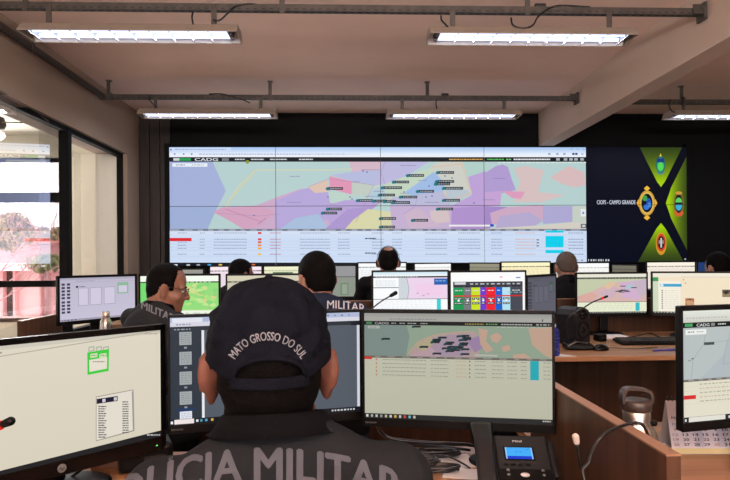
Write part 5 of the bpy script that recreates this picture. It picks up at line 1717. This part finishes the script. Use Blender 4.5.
# ================================================================== PEOPLE
def remesh(bm, voxel, smooth=6, name='tmp'):
    me = bpy.data.meshes.new(name)
    bmesh.ops.recalc_face_normals(bm, faces=bm.faces)
    bm.to_mesh(me)
    bm.free()
    o = bpy.data.objects.new(name, me)
    COL.objects.link(o)
    m = o.modifiers.new('r', 'REMESH')
    m.mode = 'VOXEL'
    m.voxel_size = voxel
    s = o.modifiers.new('s', 'SMOOTH')
    s.factor = 0.5
    s.iterations = smooth
    dg = bpy.context.evaluated_depsgraph_get()
    dg.update()
    out = bpy.data.meshes.new_from_object(o.evaluated_get(dg))
    bpy.data.objects.remove(o)
    bpy.data.meshes.remove(me)
    for p in out.polygons:
        p.use_smooth = True
    return out


def link(name, me, mats, parent):
    me.materials.clear()
    for m in (mats if isinstance(mats, (list, tuple)) else [mats]):
        me.materials.append(m)
    me.name = name
    o = bpy.data.objects.new(name, me)
    COL.objects.link(o)
    o.parent = parent
    return o


def head_prims(bm, H, ear=1.0):
    """H: matrix of the head; origin between the eyes' height at head centre, facing +y"""
    t = bmesh.new()
    E = add_ell
    E(t, (0, -0.014, 0.034), (0.076, 0.097, 0.089), None, 28, 20)
    E(t, (0, -0.045, -0.005), (0.070, 0.058, 0.07))
    E(t, (0, -0.042, -0.055), (0.060, 0.046, 0.05))
    E(t, (0, 0.028, -0.03), (0.062, 0.062, 0.078))
    E(t, (0, 0.045, -0.062), (0.048, 0.048, 0.052))
    E(t, (0, 0.074, -0.094), (0.024, 0.02, 0.018))
    add_capsule(t, (-0.05, 0.005, -0.07), (0.0, 0.072, -0.096), 0.02, 0.018)
    add_capsule(t, (0.05, 0.005, -0.07), (0.0, 0.072, -0.096), 0.02, 0.018)
    add_capsule(t, (-0.042, 0.072, 0.021), (0.042, 0.072, 0.021), 0.012)
    add_capsule(t, (0, 0.084, 0.016), (0, 0.108, -0.026), 0.0075, 0.0115)
    E(t, (0, 0.106, -0.030), (0.0115, 0.012, 0.0095)); E(t, (-0.011, 0.097, -0.032), (0.008, 0.010, 0.008)); E(t, (0.011, 0.097, -0.032), (0.008, 0.010, 0.008))
    add_capsule(t, (-0.018, 0.086, -0.058), (0.018, 0.086, -0.058), 0.0066); add_capsule(t, (-0.015, 0.085, -0.069), (0.015, 0.085, -0.069), 0.0076)
    E(t, (-0.04, 0.056, -0.03), (0.024, 0.024, 0.026)); E(t, (0.04, 0.056, -0.03), (0.024, 0.024, 0.026))
    for s in (-1, 1):
        Me = Matrix.Rotation(s * 0.42, 3, 'Z') @ Matrix.Rotation(0.16, 3, 'X')
        c = Vector((s * 0.083, -0.012, -0.008))
        E(t, c, (0.009 * ear, 0.019 * ear, 0.034 * ear), Me, 16, 12)
        rim = []
        for k in range(13):
            a = -0.5 + k * (PI + 0.9) / 12
            rim.append(c + Me @ Vector((s * 0.006, -0.017 * ear * math.cos(a - PI / 2 + PI / 2) * 1.0, 0.030 * ear * math.sin(a))))
        add_tube(t, rim, 0.0045 * ear, seg=6, n=2)
        E(t, c + Vector((s * 0.0, 0.004, -0.026 * ear)), (0.009, 0.013, 0.014))
    t.transform(H)
    join(bm, t)


def hand_prims(bm, W, d, up, s=1):
    """W wrist, d direction of the fingers, up = back of the hand; thumb on side s"""
    d = d.normalized(); side = d.cross(up).normalized() * s
    up = side.cross(d).normalized() * s
    P = W + d * 0.045
    for k, (o_, ln) in enumerate(((-0.030, 0.062), (-0.010, 0.078), (0.010, 0.084), (0.030, 0.074))):
        b = W + d * 0.085 + side * (-o_)
        add_capsule(bm, W + d * 0.01 + side * (-o_ * 0.6), b, 0.014, 0.0115, 10)
        m = b + d * ln * 0.5 - up * 0.006
        e = m + d * ln * 0.42 - up * 0.018
        add_capsule(bm, b, m, 0.0092, 0.0086, 10); add_capsule(bm, m, e, 0.0086, 0.0072, 10)
    b = W + d * 0.022 + side * (-0.03)
    m = b + d * 0.035 + side * (-0.03) - up * 0.008
    add_capsule(bm, b, m, 0.0125, 0.0105, 10); add_capsule(bm, m, m + d * 0.03 + side * (-0.008) - up * 0.006, 0.0102, 0.008, 10)


def person(label, x, y, crown, heading=0.0, lean=0.18, head_yaw=0.0, head_pitch=0.0, head_roll=0.0, head_dx=0.0, head_w=1.0, skin=None, shirt=None, hair=None, vox=0.008, hairline='full', sh_up=0.0, neck_fwd=0.062, hair_thick=0.004, ear=1.0, neckdz=0.09, wide=1.0, neck_r=0.078, collar_up=0.008, collar_low=-0.04, nape=-0.064, bald=None):
    """seated at a desk; crown = height of the bare top of the head"""
    skin, shirt, hair = skin or M_SKIN, shirt or M_SHIRT, hair or M_HAIR
    s = 1 + (crown / 1.235 - 1) * 0.5
    zc = crown - 0.122
    zn = zc - neckdz
    tor = 0.48 * s
    zp = zn - tor * math.cos(lean)
    t = thing('person', label, 'person', (x, y, 0), heading, None)
    up = Vector((0, math.sin(lean), math.cos(lean)))
    Pv = Vector((0, 0, zp))
    T = lambda f: Pv + up * tor * f
    N = T(1.0)
    HC = N + Vector((head_dx, neck_fwd, neckdz))
    H = Matrix.Translation(HC) @ Matrix.Rotation(head_yaw, 4, 'Z') @ Matrix.Rotation(head_pitch, 4, 'X') @ Matrix.Rotation(head_roll, 4, 'Y') @ Matrix.Diagonal((head_w, 1, 1, 1))
    sj = [T(0.86) + Vector((q * 0.178 * s * wide, 0, sh_up)) for q in (-1, 1)]
    wz = max(DZ + 0.045, zp + 0.12)
    el = [sj[i] + Vector(((-1, 1)[i] * 0.085, 0.11, -0.235 * s)) for i in (0, 1)]
    for e in el:
        e.z = max(e.z, DZ + 0.035)
    wr = [el[i] + Vector(((1, -1)[i] * 0.11, 0.235, 0)) for i in (0, 1)]
    for w_ in wr:
        w_.z = DZ + 0.032
    hp = [Pv + Vector((q * 0.09, 0.0, -0.03)) for q in (-1, 1)]
    kn = [Vector((q * 0.12, 0.42 * s, zp - 0.035)) for q in (-1, 1)]
    an = [Vector((q * 0.12, 0.40 * s, 0.09)) for q in (-1, 1)]

    def torso(bm, g):
        add_ell(bm, T(0.64) + Vector((0, 0.0, 0)), (0.160 * wide * s + g, 0.108 + g, 0.165 * s + g), None, 24, 18)
        add_ell(bm, T(0.76) + Vector((0, -0.012, 0)), (0.155 * wide * s + g, 0.09 + g, 0.10 + g), None, 24, 18)
        add_ell(bm, T(0.3), (0.148 * s + g, 0.118 + g, 0.19 * s + g), None, 24, 18)
        add_ell(bm, Pv, (0.168 * s + g, 0.13 + g, 0.115 + g), None, 24, 18)
        add_capsule(bm, sj[0], sj[1], 0.056 + g, 0.056 + g, 18)
        add_ell(bm, T(0.93) + Vector((0, -0.006, 0)), (0.105 + g, 0.066 + g, 0.066 + g), None, 24, 16)
        for i in (0, 1):
            add_capsule(bm, T(0.97) + Vector(((-1, 1)[i] * 0.03, -0.012, 0)), sj[i] + Vector(((1, -1)[i] * 0.02, -0.005, 0.0)), 0.05 + g, 0.048 + g, 16)
            add_capsule(bm, T(0.80) + Vector(((-1, 1)[i] * 0.06, -0.03, 0)), T(0.55) + Vector(((-1, 1)[i] * 0.075, -0.03, 0)), 0.07 + g, 0.07 + g, 16)

    def arms(bm, g, full=True):
        for i in (0, 1):
            add_capsule(bm, sj[i], el[i], 0.052 + g, 0.042 + g, 16)
            add_capsule(bm, el[i], wr[i].lerp(el[i], 0.0 if full else 0.06), 0.041 + g, 0.028 + g, 16)

    def legs(bm, g, low=0.0):
        for i in (0, 1):
            add_capsule(bm, hp[i], kn[i], 0.076 + g, 0.056 + g, 16)
            add_capsule(bm, kn[i], an[i] + Vector((0, 0, low)), 0.054 + g, 0.036 + g, 16)

    bm = new()
    head_prims(bm, H, ear)
    add_capsule(bm, N + Vector((head_dx * 0.5, 0.012, -0.03)), HC + Vector((0, -0.03, -0.045)), 0.052, 0.060, 20)
    torso(bm, -0.016); arms(bm, -0.012); legs(bm, -0.014)
    for i in (0, 1):
        hand_prims(bm, wr[i], Vector(((1, -1)[i] * 0.25, 1, -0.03)), Vector((0, 0, 1)), (-1, 1)[i])
        add_capsule(bm, an[i] + Vector((0, -0.03, -0.04)), an[i] + Vector((0, 0.12, -0.06)), 0.032, 0.024, 12)
    me = remesh(bm, vox, 5)
    body = link('body', me, skin, t)
    # hair: cap of the head surface pushed outwards
    Hi = H.inverted()
    bmh = bmesh.new(); bmh.from_mesh(me)
    bmh.normal_update()
    def inhair(p):
        q = Hi @ p
        if abs(q.x) > 0.0815 + 0.006 * (q.z > 0.02) or q.z < -0.105 or q.y < -0.2 or q.y > 0.12:
            return False
        ay = q.y
        if q.z > 0.14:
            return False
        if hairline == 'bald' and (q - Vector((0, -0.058, 0.098))).length < 0.036:
            return False
        if ay > 0.03:
            lim = 0.074 if hairline != 'receding' else 0.102
            lim += (0.0 if abs(q.x) < 0.045 else -0.03 * (abs(q.x) - 0.045) / 0.03)
            return q.z > lim - 0.0 * ay and (ay < 0.078)
        if ay > 0.012:
            return q.z > -0.005
        if ay > -0.035:
            return q.z > 0.018 - (0.018 - ay) * 0.3
        return q.z > nape + max(0, (ay + 0.075)) * 0.9
    kill = [f for f in bmh.faces if not inhair(f.calc_center_median())]
    bmesh.ops.delete(bmh, geom=kill, context='FACES')
    nrm = {v: v.normal.copy() for v in bmh.verts}
    for v in bmh.verts:
        edge = any(len(e.link_faces) == 1 for e in v.link_edges)
        n_ = noise.noise(v.co * 90)
        v.co += nrm[v] * ((0.0008 if edge else hair_thick) + 0.0014 * n_)
    if len(bmh.faces):
        bmesh.ops.solidify(bmh, geom=list(bmh.faces), thickness=0.002)
    for f in bmh.faces:
        f.smooth = True
    meh = bpy.data.meshes.new('hair'); bmh.to_mesh(meh); bmh.free()
    link('hair', meh, hair, t)
    # eyes
    for q in (-1, 1):
        bm = new(); add_ell(bm, (q * 0.031, 0.0745, 0.004), (0.0125, 0.0105, 0.0085), None, 14, 10); bm.transform(H); e = obj('eye', bm, M_EYEW, t)
        bm = new(); add_ell(bm, (q * 0.031, 0.0835, 0.004), (0.0052, 0.003, 0.0052), None, 12, 8); bm.transform(H); obj('iris', bm, M_EYED, e)
        bm = new(); add_tube(bm, [(q * 0.014, 0.086, 0.021), (q * 0.03, 0.086, 0.026), (q * 0.046, 0.076, 0.022)], lambda u: 0.0032 - 0.0014 * u, seg=6); bm.transform(H); obj('eyebrow', bm, hair, t)
    # shirt
    bm = new(); torso(bm, 0.0); arms(bm, 0.002, False)
    ms_ = remesh(bm, vox, 7)
    sh = link('shirt', ms_, shirt, t)
    sh.modifiers.new('cuff', 'SMOOTH').iterations = 1
    tx = bpy.data.textures.get('cloth_folds') or bpy.data.textures.new('cloth_folds', 'CLOUDS')
    tx.noise_scale = 0.11
    dm = sh.modifiers.new('folds', 'DISPLACE'); dm.texture = tx; dm.strength = 0.012; dm.mid_level = 0.5
    # collar: band round the neck
    bm = new()
    rings = []
    nb = 40
    nd = Vector((0, 0.32, 1)).normalized()
    for f_, z_ in ((1.10, collar_low), (1.06, min(-0.0, collar_low * 0.3)), (0.97, 0.010), (0.86, 0.024), (0.81, 0.026), (0.80, 0.0), (0.92, collar_low - 0.004)):
        r_ = neck_r * f_
        rings.append([N + Vector((head_dx * 0.6, 0.010 + z_ * 0.4, 0)) + Vector((r_ * math.sin(2 * PI * k / nb), -r_ * 0.95 * math.cos(2 * PI * k / nb), collar_up + z_ - 0.016 * (1 - math.cos(2 * PI * k / nb)))) for k in range(nb)])
    add_rings(bm, rings, False, 0, True, True)
    obj('collar', bm, M_COLLAR if shirt is not M_SHIRT_N else M_SHIRT_N, sh)
    # trousers, boots
    bm = new(); legs(bm, 0.006, -0.0); add_ell(bm, Pv + Vector((0, 0, -0.02)), (0.172 * s, 0.134, 0.105), None, 24, 16)
    link('trousers', remesh(bm, 0.012, 5), M_TROUS, t)
    for i in (0, 1):
        bm = new()
        add_capsule(bm, an[i] + Vector((0, -0.035, -0.036)), an[i] + Vector((0, 0.14, -0.05)), 0.046, 0.036, 14); add_capsule(bm, an[i] + Vector((0, -0.01, 0.09)), an[i] + Vector((0, -0.015, -0.02)), 0.05, 0.046, 14)
        add_box(bm, an[i] + Vector((0, 0.05, -0.0775)), (0.085, 0.26, 0.024), 0.008)
        link('boot', remesh(bm, 0.009, 2), M_SHOE, t)
    t['h'] = 0
    del t['h']
    return dict(root=t, body=body, shirt=sh, H=H, N=N, zp=zp, s=s)


def chair(label, x, y, seat_z, heading, group='office chairs behind the desks'):
    t = thing('office_chair', label, 'chair', (x, y, 0), heading, group)
    bm = new(); add_box(bm, (0, 0.03, seat_z - 0.035), (0.46, 0.46, 0.07), 0.03, None, 0, 3); obj('seat', bm, M_SEATF, t)
    bm = new(); add_box(bm, (0, -0.235, seat_z + 0.21), (0.40, 0.05, 0.26), 0.024, Matrix.Translation((0, 0, 0)), 0, 3); obj('backrest', bm, M_SEATF, t)
    bm = new(); add_tube(bm, [(0, -0.1, seat_z - 0.08), (0, -0.24, seat_z - 0.06), (0, -0.275, seat_z + 0.05), (0, -0.268, seat_z + 0.2)], 0.016, seg=8); obj('back_support', bm, M_PLAST, t)
    bm = new(); add_cyl(bm, (0, 0, 0.09), (0, 0, 0.25), 0.028); add_cyl(bm, (0, 0, 0.25), (0, 0, seat_z - 0.07), 0.018); add_box(bm, (0, 0, seat_z - 0.085), (0.16, 0.2, 0.03), 0.006); obj('gas_column', bm, M_PLAST, t)
    for k in range(5):
        a = 2 * PI * k / 5 + 0.3
        bm = new(); add_capsule(bm, (0, 0, 0.1), (0.28 * math.cos(a), 0.28 * math.sin(a), 0.075), 0.024, 0.016, 10); l_ = obj('leg', bm, M_PLAST, t)
        bm = new()
        cx_, cy_ = 0.285 * math.cos(a), 0.285 * math.sin(a)
        add_cyl(bm, (cx_ - 0.02 * math.sin(a), cy_ + 0.02 * math.cos(a), 0.027), (cx_ + 0.02 * math.sin(a), cy_ - 0.02 * math.cos(a), 0.027), 0.0265, seg=14)
        obj('caster', bm, M_PLAST, l_)
    return t


def print_on(target, root, string, fn, name, m, bold=0.02, off=0.0014, parent=None, sub=3, chars=None):
    """letters printed on a curved surface; fn(u,v) gives the picture ray for text coordinates (u along 0..1, v cap heights)"""
    dg = bpy.context.evaluated_depsgraph_get(); dg.update()
    ev = target.evaluated_get(dg)
    me = ev.to_mesh()
    Mw = root.matrix_basis
    bv = BVHTree.FromPolygons([Mw @ v.co for v in me.vertices], [list(p.vertices) for p in me.polygons])
    ev.to_mesh_clear()
    P, W = glyphs(string, bold)
    t = bmesh.new()
    for q in P:
        try:
            t.faces.new([t.verts.new((x / W, y, 0)) for x, y in q])
        except ValueError:
            pass
    bmesh.ops.remove_doubles(t, verts=t.verts, dist=1e-5)
    bmesh.ops.triangulate(t, faces=t.faces)
    for _ in range(sub):
        long = [e for e in t.edges if max(abs(e.verts[0].co.x - e.verts[1].co.x) * W, abs(e.verts[0].co.y - e.verts[1].co.y)) > 0.22]
        if not long:
            break
        bmesh.ops.subdivide_edges(t, edges=long, cuts=1)
        bmesh.ops.triangulate(t, faces=t.faces)
    Wi = Mw.inverted()
    bad = []
    for v in t.verts:
        px_, py_ = fn(v.co.x, v.co.y)
        d = ray(px_, py_).normalized()
        hit, n_, i_, ds = bv.ray_cast(CAM_LOC, d)
        if hit is None:
            bad.append(v)
            continue
        if n_.dot(d) > 0:
            n_ = -n_
        v.co = Wi @ (hit + n_ * off)
    bmesh.ops.delete(t, geom=bad, context='VERTS')
    # drop faces stretched over an edge of the body
    bmesh.ops.delete(t, geom=[f for f in t.faces if max(e.calc_length() for e in f.edges) > 0.05], context='FACES')
    return obj(name, t, m, parent or target)


# ---- the man in the cap
A = person('man in a black embroidered cap seen from behind in the foreground', X_at(268, 0.93, 378) + 0.04, 0.765, 1.235, math.radians(7), 0.2, vox=0.006, shirt=M_SHIRT, sh_up=-0.004, ear=1.2, head_w=1.05, skin=mat('ruddy_skin', (106, 66, 54), 0.55, spec=0.25, var=0.07, vscale=25), neckdz=0.088, wide=0.92, head_dx=-0.017, neck_r=0.089, collar_up=0.020, collar_low=0.0, nape=-0.085)
chair('black office chair of the man in the cap', A['root'].location.x, 0.725, A['zp'] - 0.1, math.radians(7))
AH = A['H']
def cap_ring(w, y, n=64):
    pass
bm = new()
hw0 = [(-0.002, 1.0), (0.020, 1.0), (0.045, 0.985), (0.066, 0.95), (0.084, 0.90), (0.099, 0.83), (0.112, 0.74), (0.122, 0.64), (0.130, 0.51), (0.136, 0.36), (0.139, 0.2), (0.1405, 0.06)]
NS = 120
hw = []
for (z0_, f0_), (z1_, f1_) in zip(hw0[:-1], hw0[1:]):
    n_ = 5 if z1_ < 0.05 else (3 if z1_ < 0.09 else 2)
    hw += [(z0_ + (z1_ - z0_) * j / n_, f0_ + (f1_ - f0_) * j / n_) for j in range(n_)]
hw.append(hw0[-1])
rings = []
rndc = random.Random(2)
for i, (z, f) in enumerate(hw):
    r = []
    for k in range(NS):
        a = 2 * PI * k / NS
        ca, sa = math.cos(a), math.sin(a)
        wx, wy = 0.0895 * f, 0.1085 * f
        seam = 0.0016 * max(0, 1 - abs(((a / (2 * PI) * 6 + 0.5) % 1) - 0.5) * 14) * min(1, (1.02 - f) * 12)
        fold = (0.0085 * noise.noise(Vector((ca * 2.4, sa * 2.4, z * 30))) + 0.005 * noise.noise(Vector((ca * 5, sa * 5, z * 75 + 4)))) * min(1, max(0.1, (z - 0.01) * 30)) * min(1, f * 1.6)
        frontup = (0.022 + 0.012 * max(0, sa) - 0.026 * max(0, -sa) ** 2) * (1 - min(1, max(0, z) / 0.10))
        r.append(AH @ Vector((ca * (wx - seam + fold), -0.012 + sa * (wy - seam + fold), z + frontup + 0.003 * noise.noise(Vector((ca * 1.5, sa * 1.5, z * 12 + 9))) * (z > 0.09))))
    rings.append(r)
vs = [[bm.verts.new(p) for p in r] for r in rings]
Hinv = AH.inverted()
for i in range(len(vs) - 1):
    for k in range(NS):
        a = 2 * PI * (k + 0.5) / NS
        zc_ = (Hinv @ vs[i][k].co).z
        xx = math.cos(a) * 0.0895
        if math.sin(a) < 0 and abs(xx) < 0.046 and zc_ < 0.006 + 0.026 * math.sqrt(max(0, 1 - (xx / 0.047) ** 2)):
            continue
        f = bm.faces.new((vs[i][k], vs[i][(k + 1) % NS], vs[i + 1][(k + 1) % NS], vs[i + 1][k])); f.smooth = True
f = bm.faces.new(vs[-1]); f.smooth = True
cap = obj('cap', bm, M_CAP, A['root'])
sd_ = cap.modifiers.new('sub', 'SUBSURF'); sd_.levels = 1; sd_.render_levels = 1
so_ = cap.modifiers.new('thick', 'SOLIDIFY'); so_.thickness = 0.003; so_.offset = -1
bm = new(); add_ell(bm, AH @ Vector((0, -0.012, 0.1405)), (0.007, 0.007, 0.003), None, 14, 8); obj('button', bm, M_CAP, cap)
def arc(x):
    return math.sqrt(max(0, 1 - (x / 0.0475) ** 2))
def cap_pt(x, z, e):
    s_ = -math.sqrt(max(0, 1 - (x / 0.0895) ** 2))
    return AH @ Vector((x * (1 + e / 0.0895), -0.012 + s_ * (0.1085 + e), z))
bm = new(); add_tube(bm, [cap_pt(x, 0.004 + 0.030 * arc(x), 0.001) for x in [-0.0475 + 0.095 * k / 16 for k in range(17)]], 0.0032, seg=6, n=2); obj('opening_binding', bm, M_CAP, cap)
bm = new()
rr_ = []
for k in range(17):
    x = -0.05 + 0.1 * k / 16
    rr_.append([cap_pt(x, z, e) for z, e in ((-0.008, 0.0), (-0.008, 0.0025), (0.007, 0.0025), (0.007, 0.0))])
add_rings(bm, rr_, True, 0, False); obj('strap', bm, M_CAP, cap)
bm = new()
top, bot = [], []
vsr = []
for k in range(21):
    a = PI * (0.12 + 0.76 * k / 20)
    ca, sa = math.cos(a), math.sin(a)
    row = []
    for q in range(6):
        e = q / 5
        row.append(AH @ Vector((ca * 0.091 * (1 - 0.10 * e), -0.012 + sa * 0.108 + e * 0.072 * (sa ** 1.4), 0.028 * sa + 0.004 - 0.012 * e - 0.018 * (ca * ca) * e)))
    vsr.append([bm.verts.new(p) for p in row])
for k in range(20):
    for q in range(5):
        f = bm.faces.new((vsr[k][q], vsr[k + 1][q], vsr[k + 1][q + 1], vsr[k][q + 1])); f.smooth = True
vis = obj('visor', bm, M_CAP, cap); vis.modifiers.new('thick', 'SOLIDIFY').thickness = 0.004

# embroidered arc on the cap, print across the shoulders
def cap_text(u, v):
    r0 = 42.0
    a = math.radians(-58 + 116 * u)
    r = r0 + v * 8.8 - 2
    return 268 + r * math.sin(a) * 0.96, 380.5 - r * math.cos(a)
print_on(cap, A['root'], 'MATO GROSSO DO SUL', cap_text, 'embroidery', M_PRINT, 0.012, 0.0012, cap)
def back_text(u, v):
    x = 92 + 310 * u
    k = (x - 268) / 133.0
    y0 = 446.5 + 24 * k * k
    sl = 0.14 * max(-1.2, min(0.0, (x - 240) / 150))
    return x + sl * (-v * 30) , y0 + 34 - v * 34
print_on(A['shirt'], A['root'], 'POLÍCIA MILITAR', back_text, 'back_print', M_PRINT_D, 0.022, 0.0016)

# ---- the man with glasses at left
Bp = person('man with thin glasses and charcoal shirt looking right before the lavender screen', X_at(136, 2.92, 330), 2.84, 1.262, math.radians(-40), 0.30, math.radians(-38), math.radians(-14), skin=M_SKIN_D, hairline='receding', hair_thick=0.0018, wide=1.08, vox=0.007, shirt=mat('dark_grey_cloth', (40, 42, 46), 0.85, spec=0.08, bump=0.5, bscale=26))
chair('black office chair under the man with glasses', Bp['root'].location.x, 2.82, Bp['zp'] - 0.1, math.radians(-38))
gl = Bp['H']
bm = new()
for q in (-1, 1):
    c_ = Vector((q * 0.033, 0.100, 0.002))
    add_tube(bm, [gl @ (c_ + Vector((0.024 * math.cos(a), -0.012 * abs(math.cos(a)) * (q * math.cos(a) > 0), 0.017 * math.sin(a)))) for a in [2 * PI * k / 16 for k in range(17)]], 0.0014, seg=6, n=2)
    add_tube(bm, [gl @ Vector((q * 0.057, 0.090, 0.008)), gl @ Vector((q * 0.078, 0.04, 0.012)), gl @ Vector((q * 0.083, 0.0, 0.012)), gl @ Vector((q * 0.084, -0.018, 0.0))], 0.0016, seg=6)
add_tube(bm, [gl @ Vector((-0.010, 0.101, 0.004)), gl @ Vector((0, 0.104, 0.008)), gl @ Vector((0.010, 0.101, 0.004))], 0.0014, seg=6)
obj('glasses', bm, M_CABLE, Bp['root'])
print_on(Bp['shirt'], Bp['root'], 'MILITAR', lambda u, v: (141.5 + 33 * u + 0.5 * v, 308.5 + 14 * u - v * 7.6), 'back_print', M_PRINT, 0.02, 0.0016)

# ---- the navy shirt man right of the cap
Cp = person('dark-haired man in a navy printed shirt seated beyond the capped man', X_at(318, 2.68, 300), 2.56, 1.312, math.radians(4), 0.16, math.radians(26), math.radians(-6), skin=M_SKIN, shirt=M_SHIRT_N, hair_thick=0.006, vox=0.007)
chair('black office chair under the navy-shirted man', Cp['root'].location.x, 2.53, Cp['zp'] - 0.1, math.radians(4))
print_on(Cp['shirt'], Cp['root'], 'POLÍCIA MILITAR', lambda u, v: (285 + 80 * u, 308.5 + 7.0 * ((285 + 80 * u - 332) / 30) ** 2 * 0.55 + 5 * max(0, 1 - abs(u - 0.38) / 0.16) - v * 8.4), 'back_print', M_PRINT_L, 0.008, 0.0016)

# ---- people farther back
D = person('man far behind at left with dark hair, only the head showing over the cap', X_at(230, 4.6, 290), 4.52, 1.285, math.radians(-30), 0.2, math.radians(-22), math.radians(-8), vox=0.009, shirt=M_SHIRT_K, skin=M_SKIN_D)
chair('black office chair under the far man at left', D['root'].location.x, 4.5, D['zp'] - 0.1, math.radians(-30))
Ep = person('balding man with a headset in black, facing the centre of the map wall', X_at(388, 4.62, 290), 4.5, 1.372, math.radians(-2), 0.16, 0.0, math.radians(-6), vox=0.009, shirt=M_SHIRT_K, hairline='bald', hair=M_HAIR)
chair('black office chair under the man with the headset', Ep['root'].location.x, 4.47, Ep['zp'] - 0.1, 0.0)
bm = new()
EH = Ep['H']
add_tube(bm, [EH @ Vector((0.088 * math.cos(a), -0.012, 0.02 + 0.112 * math.sin(a))) for a in [-0.15 + (PI + 0.3) * k / 14 for k in range(15)]], 0.0022, seg=6, n=2)
hd = obj('headset_band', bm, M_PLAST, Ep['root'])
for q in (-1, 1):
    bm = new(); add_ell(bm, EH @ Vector((q * 0.092, -0.012, -0.006)), (0.007, 0.024, 0.027), None, 14, 10); obj('earpad', bm, M_PLAST, hd)
Fp = person('man with short greying hair seen from behind before the cyan blocks', X_at(568, 4.62, 290), 4.52, 1.327, 0.0, 0.16, math.radians(-3), math.radians(-4), vox=0.009, shirt=M_SHIRT_K, hair=M_HAIRB, hair_thick=0.003, nape=-0.045)
chair('black office chair under the grey-haired man', Fp['root'].location.x, 4.49, Fp['zp'] - 0.1, 0.0)
Gp = person('dark-haired man at the right picture edge before the blue screen', X_at(722, 4.62, 290), 4.52, 1.312, math.radians(6), 0.16, math.radians(6), math.radians(-6), vox=0.009, shirt=M_SHIRT_K, hair_thick=0.008)
chair('black office chair under the man at the right edge', Gp['root'].location.x, 4.49, Gp['zp'] - 0.1, math.radians(6))
